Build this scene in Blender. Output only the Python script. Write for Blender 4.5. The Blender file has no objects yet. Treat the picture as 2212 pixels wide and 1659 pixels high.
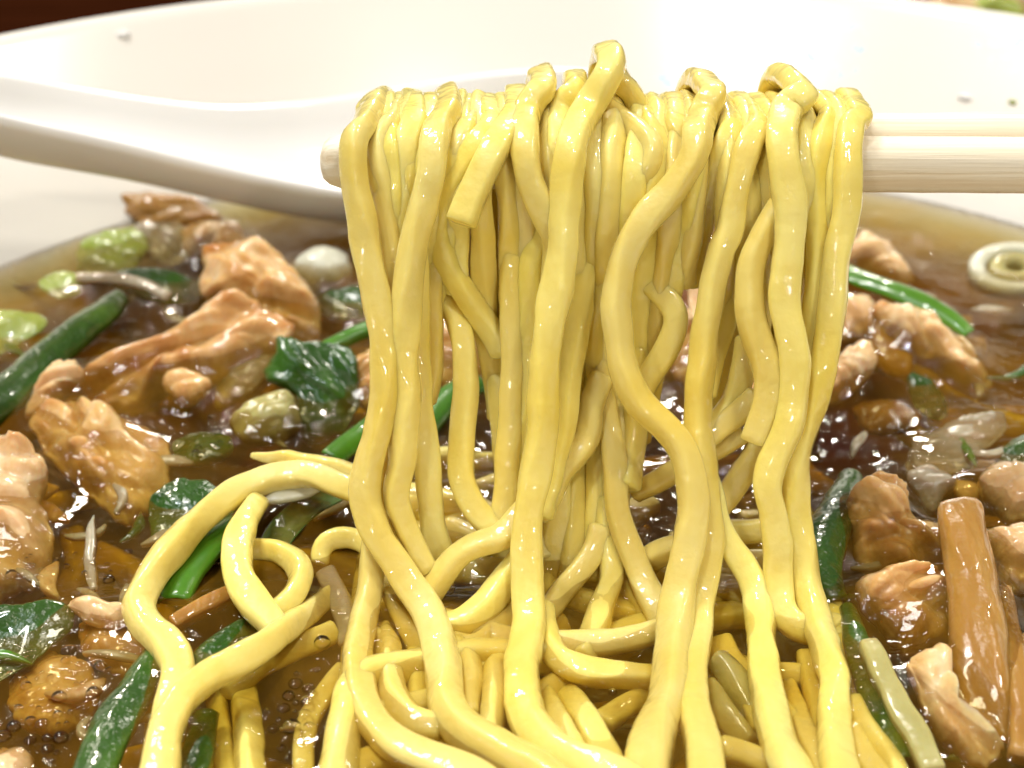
import bpy, math, random
import numpy as np
from mathutils import Vector, noise

# ------------------------------------------------------------------ camera, world, lamps
MM = 0.001
W, H, F = 2212.0, 1659.0, 3195.0           # reading grid of the photograph (pixels) and focal length in it
CAMZ, PITCH = 140.0, 27.9                  # mm, degrees
ZS = 62.0                                  # broth level, mm above the table
scene = bpy.context.scene
col = scene.collection
cam_d = bpy.data.cameras.new('camera'); cam = bpy.data.objects.new('camera', cam_d); col.objects.link(cam)
cam.location = (0, 0, CAMZ*MM); cam.rotation_euler = (math.radians(90-PITCH), 0, 0)
cam_d.lens = 36.0*F/W; cam_d.sensor_width = 36; cam_d.clip_start = 0.005; cam_d.clip_end = 50
cam_d.dof.use_dof = True; cam_d.dof.focus_distance = 0.128; cam_d.dof.aperture_fstop = 34
scene.camera = cam
world = bpy.data.worlds.new('World'); scene.world = world; world.use_nodes = True
bg = world.node_tree.nodes['Background']; bg.inputs[0].default_value = (1.0, 0.95, 0.89, 1); bg.inputs[1].default_value = 0.15

def lamp(name, loc, target, size, power, color, sy=None):
    l = bpy.data.lights.new(name, 'AREA'); l.energy = power; l.color = color
    l.shape = 'RECTANGLE'; l.size = size; l.size_y = sy or size
    o = bpy.data.objects.new(name, l); col.objects.link(o); o.location = loc
    o.rotation_euler = (Vector(target)-Vector(loc)).to_track_quat('-Z', 'Y').to_euler()
    return o
CT = (0.0, 0.13, 0.07)
lamp('ceiling_lamp_key', (-0.36, 0.30, 1.05), CT, 0.22, 8.6, (1.0, 0.97, 0.92))
lamp('ceiling_lamp_front', (0.30, -0.30, 1.05), CT, 0.09, 3.2, (1.0, 0.91, 0.78))
lamp('ceiling_lamp_cool', (-0.22, -0.14, 1.15), CT, 0.08, 4.0, (0.86, 0.92, 1.0))
lamp('ceiling_lamp_side', (0.55, 0.35, 1.00), CT, 0.09, 3.2, (1.0, 0.93, 0.84))
lamp('glint_light_behind_left', (-0.75, -1.25, 0.85), CT, 0.07, 3.2, (1.0, 0.93, 0.82))  # added low light for glints on the noodle fronts, not a known fixture
lamp('glint_light_behind_right', (0.60, -1.40, 0.95), CT, 0.07, 3.4, (1.0, 0.95, 0.88))  # second added glint light, also fills the curtain from the front
lamp('pendant_lamp_far', (0.17, 1.25, 0.82), CT, 0.20, 7.0, (1.0, 0.93, 0.82), 0.07)
lamp('pendant_lamp_left', (-0.62, 0.95, 0.80), CT, 0.10, 5.0, (1.0, 0.91, 0.78))
scene.view_settings.view_transform = 'Standard'; scene.view_settings.look = 'None'
scene.view_settings.exposure = -0.14; scene.view_settings.gamma = 1.0
scene.cycles.max_bounces = 9; scene.cycles.transparent_max_bounces = 24
scene.cycles.diffuse_bounces = 5; scene.cycles.glossy_bounces = 3
scene.cycles.sample_clamp_indirect = 6.0

# ------------------------------------------------------------------ geometry of the place
_c, _s = math.cos(math.radians(PITCH)), math.sin(math.radians(PITCH))
def ray(u, v):
    x = (u-W/2)/F; y = -(v-H/2)/F
    return np.array([x, _c+y*_s, -_s+y*_c])
EYE = np.array([0, 0, CAMZ])
def on_z(u, v, e=0.0):                      # point on the level e mm above the broth
    r = ray(u, v); return EYE + r*((ZS+e-CAMZ)/r[2])
def on_plane(u, v, p0, n):
    r = ray(u, v); return EYE + r*(np.dot(p0-EYE, n)/np.dot(r, n))
def on_y(u, v, y):
    r = ray(u, v); return EYE + r*(y/r[1])
def hang(u, v, d):                          # sheet of hanging noodles, d mm further back; below it they lie in the broth
    r = ray(u, v)
    dd = d + 5.0*min(1, max(0, (305-v)/60.0))
    k = 0.5                                 # y = 104 + dd + k (z - ZS)
    tc = (104+dd + k*(CAMZ-ZS)) / (r[1]-k*r[2])
    ts = (ZS + 0.9 - 0.35*max(d, -1) - CAMZ)/r[2]
    a = 0.45; m = min(tc, ts)
    t = m - math.log(math.exp(-a*(tc-m))+math.exp(-a*(ts-m)))/a
    return EYE + r*t

CROP = {'A': (685.8, 54.9, .2976), 'B': (1261.8, 54.9, .2976), 'C': (685.8, 493.8, .2976), 'D': (1261.8, 493.8, .2976),
        'E': (685.8, 932.7, .2976), 'F': (1261.8, 932.7, .2976), 'G': (685.8, 1261.8, .2976), 'H': (1261.8, 1261.8, .2976),
        'J': (0, 466.3, .3472), 'L': (0, 1042.4, .372), 'M': (1700.7, 384.0, .3307), 'K': (1700.7, 932.7, .43776), 'V': (0, 0, 1.0)}
def uv(text):
    out = []
    for seg in text.split(';'):
        t = seg.split(); ox, oy, k = CROP[t[0]]
        n = list(map(float, t[1:]))
        out += [(ox+n[i]*k, oy+n[i+1]*k) for i in range(0, len(n), 2)]
    return out

def spline(P, step, closed=False):          # centripetal-ish Catmull-Rom, resampled
    P = np.array(P, float)
    if closed: Q = np.vstack([P[-1], P, P[0], P[1]])
    else: Q = np.vstack([2*P[0]-P[1], P, 2*P[-1]-P[-2]])
    out = []
    for i in range(1, len(Q)-2):
        n = 14
        for j in range(n):
            t = j/n
            a, b, c, d = Q[i-1], Q[i], Q[i+1], Q[i+2]
            out.append(.5*((2*b)+(-a+c)*t+(2*a-5*b+4*c-d)*t*t+(-a+3*b-3*c+d)*t**3))
    if not closed: out.append(P[-1])
    out = np.array(out)
    if closed: out = np.vstack([out, out[:1]])
    s = np.concatenate([[0], np.cumsum(np.linalg.norm(np.diff(out, axis=0), axis=1))])
    n = step if closed else max(6, int(s[-1]/step))
    q = np.linspace(0, s[-1], n+1)
    R = np.stack([np.interp(q, s, out[:, k]) for k in range(out.shape[1])], 1)
    if not closed:
        for _ in range(5): R[1:-1] = .25*R[:-2]+.5*R[1:-1]+.25*R[2:]
    return R[:-1] if closed else R

def mesh_obj(name, V, Fc, mat, parent=None, smooth=True, base=None):
    V = np.array(V, float)*MM
    loc = np.zeros(3)
    if base is not None: loc = np.array(base)*MM
    elif parent is None: loc = np.array([V[:, 0].mean(), V[:, 1].mean(), V[:, 2].min()])
    me = bpy.data.meshes.new(name); me.from_pydata((V-loc).tolist(), [], Fc); me.update()
    if smooth: me.polygons.foreach_set('use_smooth', [True]*len(me.polygons))
    me.materials.append(mat)
    o = bpy.data.objects.new(name, me); col.objects.link(o); o.location = loc
    if parent is not None: o.parent = parent; o.location = loc-np.array(parent.location)
    return o
def tag(o, label, cat, group=None, kind=None):
    o['label'] = label; o['category'] = cat
    if group: o['group'] = group
    if kind: o['kind'] = kind
    return o

# ------------------------------------------------------------------ materials
def new_mat(name):
    m = bpy.data.materials.new(name); m.use_nodes = True
    nt = m.node_tree; b = nt.nodes['Principled BSDF']; return m, nt, b
def tex_noise(nt, scale, detail=3, rough=.55, dist=0.0, vec=None):
    n = nt.nodes.new('ShaderNodeTexNoise'); n.inputs['Scale'].default_value = scale
    n.inputs['Detail'].default_value = detail; n.inputs['Roughness'].default_value = rough; n.inputs['Distortion'].default_value = dist
    if vec is None:
        tc = nt.nodes.get('TC') or nt.nodes.new('ShaderNodeTexCoord'); tc.name = 'TC'; vec = tc.outputs['Object']
    nt.links.new(vec, n.inputs['Vector']); return n.outputs['Fac']
def ramp(nt, fac, stops):
    r = nt.nodes.new('ShaderNodeValToRGB'); e = r.color_ramp.elements
    while len(e) < len(stops): e.new(.5)
    for i, (p, c) in enumerate(stops): e[i].position = p; e[i].color = (*c, 1)
    nt.links.new(fac, r.inputs[0]); return r.outputs[0]
def bump(nt, b, fac, strength, dist, prev=None):
    n = nt.nodes.new('ShaderNodeBump'); n.inputs['Strength'].default_value = strength; n.inputs['Distance'].default_value = dist
    nt.links.new(fac, n.inputs['Height'])
    if prev is not None: nt.links.new(prev, n.inputs['Normal'])
    nt.links.new(n.outputs[0], b.inputs['Normal']); return n.outputs[0]
def food(name, stops, scale, rough=.35, sss=0.4, srad=(1, .5, .25), sscale=.0015, coat=.5, crough=.08, b1=(900, .35, .0002), b2=(220, .3, .0006), vary=.0, stretch=None, cb=(210, .8, .0011)):
    m, nt, b = new_mat(name)
    vec = None
    if stretch:
        tc = nt.nodes.new('ShaderNodeTexCoord'); mp = nt.nodes.new('ShaderNodeMapping'); mp.inputs['Scale'].default_value = stretch
        mp.inputs['Rotation'].default_value = (0, 0, .12)
        nt.links.new(tc.outputs['Object'], mp.inputs[0]); vec = mp.outputs[0]
    fac = tex_noise(nt, scale, 4, .6, .4, vec)
    c = ramp(nt, fac, stops)
    if vary:
        oi = nt.nodes.new('ShaderNodeObjectInfo')
        hs = nt.nodes.new('ShaderNodeHueSaturation')
        mr = nt.nodes.new('ShaderNodeMapRange'); mr.inputs[3].default_value = 1-vary; mr.inputs[4].default_value = 1+vary*.5
        nt.links.new(oi.outputs['Random'], mr.inputs[0]); nt.links.new(mr.outputs[0], hs.inputs['Value'])
        m2 = nt.nodes.new('ShaderNodeMapRange'); m2.inputs[3].default_value = .5-vary*.03; m2.inputs[4].default_value = .5+vary*.08
        nt.links.new(oi.outputs['Random'], m2.inputs[0]); nt.links.new(m2.outputs[0], hs.inputs['Hue'])
        nt.links.new(c, hs.inputs['Color']); c = hs.outputs[0]
    nt.links.new(c, b.inputs['Base Color'])
    b.inputs['Roughness'].default_value = rough; b.inputs['IOR'].default_value = 1.42
    b.inputs['Subsurface Weight'].default_value = sss; b.inputs['Subsurface Radius'].default_value = srad; b.inputs['Subsurface Scale'].default_value = sscale
    b.inputs['Coat Weight'].default_value = coat; b.inputs['Coat Roughness'].default_value = crough; b.inputs['Coat IOR'].default_value = 1.36
    p = bump(nt, b, tex_noise(nt, b2[0], 3, .5, 0, vec), b2[1], b2[2]) if b2 else None
    if b1: p = bump(nt, b, tex_noise(nt, b1[0], 2, .5), b1[1], b1[2], p)
    cbn = nt.nodes.new('ShaderNodeBump'); cbn.inputs['Strength'].default_value = cb[1]; cbn.inputs['Distance'].default_value = cb[2]
    nt.links.new(tex_noise(nt, cb[0], 2, .45, .3), cbn.inputs['Height']); nt.links.new(cbn.outputs[0], b.inputs['Coat Normal'])
    return m

M_noodle = food('noodle_dough', [(.30, (.79, .60, .10)), (.70, (.87, .755, .27))], 70, rough=.45, sss=.6, srad=(1, .9, .55), sscale=.0010, coat=1.0, crough=.03, cb=(430, .6, .0007),
                b1=(1300, .3, .0002), b2=(330, .22, .0005), vary=.10)
M_pork = food('cooked_pork', [(.34, (.46, .19, .035)), (.5, (.67, .41, .155)), (.68, (.82, .62, .37))], 110, rough=.36, sss=.5, srad=(1, .5, .2), sscale=.0022, coat=1.0, crough=.035,
              b1=(1100, .4, .0003), b2=(300, .4, .0008), vary=.10)
M_porkpale = food('pale_pork', [(.32, (.54, .27, .08)), (.5, (.73, .50, .25)), (.72, (.86, .70, .48))], 120, rough=.38, sss=.5, sscale=.0022, coat=1.0, crough=.035,
              b1=(1100, .4, .0003), b2=(300, .4, .0008), vary=.08)
M_green = food('green_onion_leaf', [(.2, (.008, .028, .002)), (.5, (.026, .080, .004)), (.8, (.085, .19, .012))], 110, rough=.28, sss=.15, srad=(.3, 1, .2), sscale=.001, coat=1.0, crough=.035,
              b1=(1300, .5, .0003), b2=(300, .5, .0008), vary=.15)
M_greenb = food('bright_green_onion', [(.2, (.03, .11, .006)), (.6, (.085, .24, .012)), (.9, (.16, .34, .03))], 90, rough=.28, sss=.25, srad=(.4, 1, .2), sscale=.001, coat=1.0, crough=.035,
              b1=(1300, .25, .0001), b2=(240, .25, .0004), vary=.1)
M_lining = food('onion_leaf_lining', [(.3, (.04, .10, .015)), (.7, (.15, .22, .07))], 160, rough=.3, sss=.3, sscale=.001, coat=1.0, crough=.04)
M_yellowg = food('yellow_green_cabbage', [(.2, (.22, .30, .03)), (.7, (.45, .52, .10))], 90, rough=.3, sss=.4, sscale=.0015, coat=1.0, crough=.04, vary=.1)
M_pale = food('pale_leek', [(.25, (.34, .30, .09)), (.55, (.46, .42, .16)), (.85, (.60, .58, .30))], 130, rough=.3, sss=.5, sscale=.002, coat=1.0, crough=.04, vary=.06)
M_white = food('white_sprout', [(.2, (.58, .57, .42)), (.8, (.74, .74, .62))], 60, rough=.3, sss=.5, srad=(1, .9, .7), sscale=.002, coat=1.0, crough=.04, b2=(120, .2, .0004))
M_menma = food('braised_bamboo', [(.30, (.25, .105, .012)), (.5, (.37, .19, .035)), (.72, (.50, .32, .10))], 110, rough=.3, sss=.5, srad=(1, .5, .12), sscale=.0025, coat=1.0, crough=.035,
               b1=(1000, .4, .0002), b2=(330, .6, .0010), stretch=(1, .22, 1))
M_grey = food('translucent_onion', [(.2, (.30, .25, .16)), (.8, (.50, .45, .34))], 100, rough=.25, sss=.6, sscale=.003, coat=.9, crough=.04)

def ceramic(name, base, rough=.12):
    m, nt, b = new_mat(name)
    nt.links.new(ramp(nt, tex_noise(nt, 30, 2), [(.3, tuple(.97*x for x in base)), (.7, base)]), b.inputs['Base Color'])
    b.inputs['Roughness'].default_value = rough; b.inputs['Coat Weight'].default_value = .3; b.inputs['Coat Roughness'].default_value = .06
    b.inputs['Subsurface Weight'].default_value = .1; b.inputs['Subsurface Scale'].default_value = .002; b.inputs['Subsurface Radius'].default_value = (1, .8, .6)
    bump(nt, b, tex_noise(nt, 60, 2), .05, .0005)
    return m
M_spoon = ceramic('white_spoon_ceramic', (.84, .83, .805), .22)

def bowl_material():
    m = ceramic('white_bowl_ceramic', (.81, .775, .70), .2)
    nt = m.node_tree; b = nt.nodes['Principled BSDF']
    old = b.inputs['Base Color'].links[0].from_socket
    tc = nt.nodes['TC']
    # small pale blue printed strokes high on the inner wall
    masks = []
    for (x, y, z, r) in PRINTS:
        vm = nt.nodes.new('ShaderNodeVectorMath'); vm.operation = 'DISTANCE'
        nt.links.new(tc.outputs['Object'], vm.inputs[0]); vm.inputs[1].default_value = (x*MM, y*MM, z*MM)
        mr = nt.nodes.new('ShaderNodeMapRange'); mr.inputs[1].default_value = r*MM; mr.inputs[2].default_value = r*.5*MM
        mr.inputs[3].default_value = 0; mr.inputs[4].default_value = 1
        nt.links.new(vm.outputs['Value'], mr.inputs[0]); masks.append(mr.outputs[0])
    tot = masks[0]
    for k in masks[1:]:
        a = nt.nodes.new('ShaderNodeMath'); a.operation = 'MAXIMUM'; nt.links.new(tot, a.inputs[0]); nt.links.new(k, a.inputs[1]); tot = a.outputs[0]
    st = ramp(nt, tex_noise(nt, 320, 3, .6, 1.5), [(.55, (0, 0, 0)), (.62, (1, 1, 1))])
    mu = nt.nodes.new('ShaderNodeMath'); mu.operation = 'MULTIPLY'; nt.links.new(tot, mu.inputs[0]); nt.links.new(st, mu.inputs[1])
    mx = nt.nodes.new('ShaderNodeMixRGB'); mx.inputs[2].default_value = (.30, .58, .78, 1)
    nt.links.new(mu.outputs[0], mx.inputs[0]); nt.links.new(old, mx.inputs[1]); nt.links.new(mx.outputs[0], b.inputs['Base Color'])
    return m

def wood(name, stops, scale=(6, 260, 260), rough=.55):
    m, nt, b = new_mat(name)
    tc = nt.nodes.new('ShaderNodeTexCoord'); tc.name = 'TC'
    mp = nt.nodes.new('ShaderNodeMapping'); mp.inputs['Scale'].default_value = scale
    nt.links.new(tc.outputs['Object'], mp.inputs[0])
    f = tex_noise(nt, 4, 4, .6, .3, mp.outputs[0])
    nt.links.new(ramp(nt, f, stops), b.inputs['Base Color'])
    b.inputs['Roughness'].default_value = rough
    bump(nt, b, f, .5, .0004)
    return m
M_chop = wood('pale_chopstick_wood', [(.3, (.78, .64, .43)), (.5, (.87, .77, .58)), (.75, (.90, .83, .68))])
M_table = wood('dark_table_wood', [(.3, (.012, .003, .001)), (.7, (.035, .009, .003))], (3, 40, 40), .45)

def broth_material():
    m = bpy.data.materials.new('brown_broth'); m.use_nodes = True; nt = m.node_tree
    for n in list(nt.nodes): nt.nodes.remove(n)
    out = nt.nodes.new('ShaderNodeOutputMaterial')
    tr = nt.nodes.new('ShaderNodeBsdfTransparent'); gl = nt.nodes.new('ShaderNodeBsdfGlossy'); gl.inputs['Roughness'].default_value = .025
    fr = nt.nodes.new('ShaderNodeFresnel'); fr.inputs['IOR'].default_value = 1.31
    mx = nt.nodes.new('ShaderNodeMixShader')
    tc = nt.nodes.new('ShaderNodeTexCoord'); tc.name = 'TC'
    mp = nt.nodes.new('ShaderNodeMapping'); mp.inputs['Rotation'].default_value = (0, 0, .5); mp.inputs['Scale'].default_value = (.55, 1, 1)
    nt.links.new(tc.outputs['Object'], mp.inputs[0])
    n1 = tex_noise(nt, 150, 2, .5, .3)
    n2 = ramp(nt, tex_noise(nt, 1100, 2, .5, .4, mp.outputs[0]), [(.50, (0, 0, 0)), (.80, (1, 1, 1))])
    b1 = nt.nodes.new('ShaderNodeBump'); b1.inputs['Strength'].default_value = .45; b1.inputs['Distance'].default_value = .0009; nt.links.new(n1, b1.inputs['Height'])
    b2 = nt.nodes.new('ShaderNodeBump'); b2.inputs['Strength'].default_value = .35; b2.inputs['Distance'].default_value = .0004
    nt.links.new(n2, b2.inputs['Height']); nt.links.new(b1.outputs[0], b2.inputs['Normal'])
    nt.links.new(b2.outputs[0], gl.inputs['Normal']); nt.links.new(b2.outputs[0], fr.inputs['Normal'])
    nt.links.new(fr.outputs[0], mx.inputs[0]); nt.links.new(tr.outputs[0], mx.inputs[1]); nt.links.new(gl.outputs[0], mx.inputs[2])
    df = nt.nodes.new('ShaderNodeBsdfDiffuse')
    nt.links.new(ramp(nt, tex_noise(nt, 45, 3, .6, .5), [(.3, (.34, .15, .008)), (.7, (.50, .26, .022))]), df.inputs[0])
    cl = nt.nodes.new('ShaderNodeMapRange'); cl.inputs[1].default_value = .3; cl.inputs[2].default_value = .7; cl.inputs[3].default_value = .02; cl.inputs[4].default_value = .25
    nt.links.new(tex_noise(nt, 75, 3, .55, .8), cl.inputs[0])
    m2 = nt.nodes.new('ShaderNodeMixShader'); nt.links.new(cl.outputs[0], m2.inputs[0]); nt.links.new(tr.outputs[0], m2.inputs[1]); nt.links.new(df.outputs[0], m2.inputs[2])
    nt.links.new(m2.outputs[0], mx.inputs[1])
    nt.links.new(mx.outputs[0], out.inputs['Surface'])
    va = nt.nodes.new('ShaderNodeVolumeAbsorption'); va.inputs['Density'].default_value = 270; va.inputs['Color'].default_value = (.80, .68, .05, 1)
    nt.links.new(va.outputs[0], out.inputs['Volume'])
    return m
M_broth = broth_material()
def film_material():
    m = bpy.data.materials.new('clear_oil_film'); m.use_nodes = True; nt = m.node_tree
    for n in list(nt.nodes): nt.nodes.remove(n)
    out = nt.nodes.new('ShaderNodeOutputMaterial')
    tr = nt.nodes.new('ShaderNodeBsdfTransparent'); tr.inputs[0].default_value = (.97, .93, .84, 1)
    gl = nt.nodes.new('ShaderNodeBsdfGlossy'); gl.inputs['Roughness'].default_value = .03
    fr = nt.nodes.new('ShaderNodeFresnel'); fr.inputs['IOR'].default_value = 1.47
    mx = nt.nodes.new('ShaderNodeMixShader')
    nt.links.new(fr.outputs[0], mx.inputs[0]); nt.links.new(tr.outputs[0], mx.inputs[1]); nt.links.new(gl.outputs[0], mx.inputs[2])
    nt.links.new(mx.outputs[0], out.inputs['Surface']); return m
M_film = film_material()

# ------------------------------------------------------------------ the setting: table, bowl, broth
BC = (7.7, 131.0)
def quadbox(x0, x1, y0, y1, z0, z1):
    V = [(x, y, z) for z in (z0, z1) for y in (y0, y1) for x in (x0, x1)]
    return V, [(0, 2, 3, 1), (4, 5, 7, 6), (0, 1, 5, 4), (2, 6, 7, 3), (0, 4, 6, 2), (1, 3, 7, 5)]
V, Fc = quadbox(-700, 700, -250, 1100, -30, 0)
t = mesh_obj('table', V, Fc, M_table, smooth=False); t['kind'] = 'structure'; t['label'] = 'dark reddish brown wooden table top under the bowl'

M_table.node_tree.nodes['Principled BSDF'].inputs['Specular IOR Level'].default_value = .0
INNER = [(0, 17), (22, 18.5), (42, 25), (62, 37.5), (77, 50), (88, 62), (97, 72.5), (104, 80.5), (107.6, 84.6)]
def smooth_profile(P, step=2.5): return spline([(a, b, 0) for a, b in P], step)[:, :2]
inner = smooth_profile(INNER)
lip = [(108.6, 85.7), (109.8, 86.1), (111, 85.8), (111.7, 84.8)]
outer = smooth_profile([(111.6, 83.6), (108, 78.5), (101, 70), (92, 58.5), (81, 46), (66, 32), (48, 19.5), (38, 15), (36, 12)])
foot = [(36, 4), (36, 0.5), (35.5, 0), (32, 0), (31.5, .5), (31, 9), (20, 10), (0, 10)]
prof = [tuple(p) for p in inner]+lip+[tuple(p) for p in outer]+foot
def lathe(prof, n, cx, cy):
    V, Fc, rows = [], [], []
    for (r, z) in prof:
        if r < 1e-6: rows.append([len(V)]); V.append((cx, cy, z)); continue
        rows.append(list(range(len(V), len(V)+n)))
        V += [(cx+r*math.cos(2*math.pi*k/n), cy+r*math.sin(2*math.pi*k/n), z) for k in range(n)]
    for a, b in zip(rows[:-1], rows[1:]):
        for k in range(n):
            k2 = (k+1) % n
            if len(a) == 1: Fc.append((a[0], b[k], b[k2]))
            elif len(b) == 1: Fc.append((a[k], b[0], a[k2]))
            else: Fc.append((a[k], b[k], b[k2], a[k2]))
    return V, Fc
V, Fc = lathe(prof, 160, *BC)
Fc = [f[::-1] for f in Fc]
def wall_at(u, v):                           # where a line of sight meets the inner wall of the bowl
    r = ray(u, v)
    for k in range(1200, 2600):
        p = EYE+r*k*.1; q = math.hypot(p[0]-BC[0], p[1]-BC[1])
        if q > np.interp(p[2], inner[:, 1], inner[:, 0]): return p
    return p
PRINTS = []
for (u, v, r) in ((1770, 95, 8), (1480, 170, 6), (2195, 72, 7), (1830, 120, 4)):
    p = wall_at(u, v); PRINTS.append((p[0]-BC[0], p[1]-BC[1], p[2], r))
bowl = mesh_obj('noodle_bowl', V, Fc, bowl_material(), base=(BC[0], BC[1], 0))
tag(bowl, 'large white glazed ceramic noodle bowl full of brown broth', 'bowl')

GLAZED = []                                  # pieces the thick sauce climbs over
# ------------------------------------------------------------------ swept strands
def section(n, e, kind='round'):
    S = []
    if kind in ('crescent', 'trough'):                   # a curved sheet, like a split onion leaf
        m = n//2
        for i in range(m): a = math.pi*(.08+.84*i/(m-1)); S.append((math.cos(a), math.sin(a)-.55))
        for i in range(m): a = math.pi*(.92-.84*i/(m-1)); S.append((.92*math.cos(a), .78*math.sin(a)-.50))
        return [(-x, -y) for x, y in S] if kind == 'trough' else S
    for i in range(n):
        a = 2*math.pi*i/n; c, s = math.cos(a), math.sin(a)
        S.append((math.copysign(abs(c)**(2/e), c), math.copysign(abs(s)**(2/e), s)))
    return S
def sweep(P, width, thick, seed, e=3.5, n=16, wob=.135, twist=.8, kind='round', taper=(1, 1), step=.55, capround=.25, up=None):
    """P: (k,3) mm points; width, thick: full size in mm (numbers or lists along P)."""
    P = np.array(P, float); k = len(P)
    w = np.interp(np.linspace(0, 1, k), np.linspace(0, 1, len(np.atleast_1d(width))), np.atleast_1d(width))
    th = np.interp(np.linspace(0, 1, k), np.linspace(0, 1, len(np.atleast_1d(thick))), np.atleast_1d(thick))
    R = spline(np.hstack([P, w[:, None], th[:, None]]), step)
    C = R[:, :3]; S = section(n, e, kind); n = len(S)
    T = np.gradient(C, axis=0); T /= np.linalg.norm(T, axis=1)[:, None]
    mid = C[len(C)//2]; tocam = EYE-mid; tocam /= np.linalg.norm(tocam)
    ref = np.array(up, float) if up is not None else tocam
    N = ref-np.dot(ref, T[0])*T[0]; N /= np.linalg.norm(N)
    V, Fc, L = [], [], len(C)
    rng = random.Random(seed); sx = rng.uniform(0, 90)
    def ring(c, T_, N_, w_, t_):
        B = np.cross(T_, N_); i0 = len(V)
        for a, b in S: V.append(c+B*(a*w_/2)+N_*(b*t_/2))
        return i0
    rows = []
    for i in range(L):
        if i: N = N-np.dot(N, T[i])*T[i]; N /= np.linalg.norm(N)
        if up is not None: N = .9*N+.1*(ref-np.dot(ref, T[i])*T[i]); N /= np.linalg.norm(N)
        s = i*step
        tw = twist*noise.noise(Vector((s*.06, sx, 0)))*2.2
        B = np.cross(T[i], N); Nt = N*math.cos(tw)+B*math.sin(tw)
        f = 1+wob*(1.2*noise.noise(Vector((s*.22, sx, 3)))+.28*noise.noise(Vector((s*.8, sx, 6))))
        g = 1+wob*(1.2*noise.noise(Vector((s*.22, sx, 13)))+.28*noise.noise(Vector((s*.8, sx, 16))))
        fr = i/(L-1); tp = 1.0
        if fr < .25: tp *= taper[0]+(1-taper[0])*math.sin(fr/.25*math.pi/2)
        if fr > .75: tp *= taper[1]+(1-taper[1])*math.sin((1-fr)/.25*math.pi/2)
        off = B*(wob*1.1*noise.noise(Vector((s*.35, sx, 21))))+N*(wob*.8*noise.noise(Vector((s*.35, sx, 25))))
        ww, tt = R[i, 3]*f*tp, R[i, 4]*g*tp
        if i == 0 and capround: rows.append(ring(C[0]-T[0]*capround+off, T[0], Nt, ww*.78, tt*.78))
        rows.append(ring(C[i]+off, T[i], Nt, ww, tt))
        if i == L-1 and capround: rows.append(ring(C[i]+T[i]*capround+off, T[i], Nt, ww*.78, tt*.78))
    for a, b in zip(rows[:-1], rows[1:]):
        for j in range(n): j2 = (j+1) % n; Fc.append((a+j, a+j2, b+j2, b+j))
    Fc.append(tuple(rows[0]+j for j in reversed(range(n)))); Fc.append(tuple(rows[-1]+j for j in range(n)))
    return V, Fc
seedc = [100]
def strand(P, w, label, group=None, mat=None, name='noodle', cat='noodle', t=None, mat2=None, **kw):
    seedc[0] += 1
    V, Fc = sweep(P, w, t if t is not None else [.82*x for x in np.atleast_1d(w)], seedc[0], **kw)
    o = mesh_obj(name, V, Fc, mat or M_noodle)
    if mat2 is not None:                     # lining on the hollow side of a split leaf
        o.data.materials.append(mat2); n = kw.get('n', 16)
        for i, p in enumerate(o.data.polygons):
            if n//2 <= i % n < n-1 and len(p.vertices) == 4: p.material_index = 1
    return tag(o, label, cat, group)

# ------------------------------------------------------------------ chopsticks
def chopstick(tip, end, w0, w1, label, seed):
    V, Fc, rows = [], [], []
    tip, end = np.array(tip), np.array(end); L = np.linalg.norm(end-tip); T = (end-tip)/L
    up = np.array([0, 0, 1.]); B = np.cross(up, T); B /= np.linalg.norm(B); U = np.cross(T, B)
    S = []
    for i in range(20):
        a = 2*math.pi*i/20; c, s = math.cos(a), math.sin(a)
        S.append((math.copysign(abs(c)**(2/3.2), c), math.copysign(abs(s)**(2/3.2), s)))
    ss = [0, .25, .8, 1.8, 3]+list(np.linspace(5, L, 90))
    for s in ss:
        w = w0+(w1-w0)*min(1, s/L)
        k = min(1, .35+.65*math.sqrt(max(0, 1-(1-min(1, s/2.0))**2)))
        j = 1+.02*noise.noise(Vector((s*.15, seed, 0)))
        rows.append(len(V))
        for a, b in S: V.append(tip+T*s+(B*a+U*b)*w*.5*k*j*(1+.015*noise.noise(Vector((s*.3, a*3+seed, b*3)))))
    for a, b in zip(rows[:-1], rows[1:]):
        for j in range(20): j2 = (j+1) % 20; Fc.append((a+j, a+j2, b+j2, b+j))
    Fc.append(tuple(rows[0]+j for j in reversed(range(20)))); Fc.append(tuple(rows[-1]+j for j in range(20)))
    o = mesh_obj('chopstick', V, Fc, M_chop)
    return tag(o, label, 'chopstick', 'pair of wooden chopsticks')
tip = on_y(694, 347, 126.2); far = on_y(2212, 357, 126.2); d = (far-tip)/np.linalg.norm(far-tip)
chopstick(tip, tip+d*150, 4.5, 4.9, 'pale wooden chopstick whose blunt tip pokes out of the noodles', 3)
tip2 = on_y(800, 305, 131.4); far2 = on_y(2212, 300, 131.4); d2 = (far2-tip2)/np.linalg.norm(far2-tip2)
chopstick(tip2, tip2+d2*150, 4.3, 5.0, 'pale wooden chopstick pressed behind the other, its tip hidden by noodles', 7)

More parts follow.
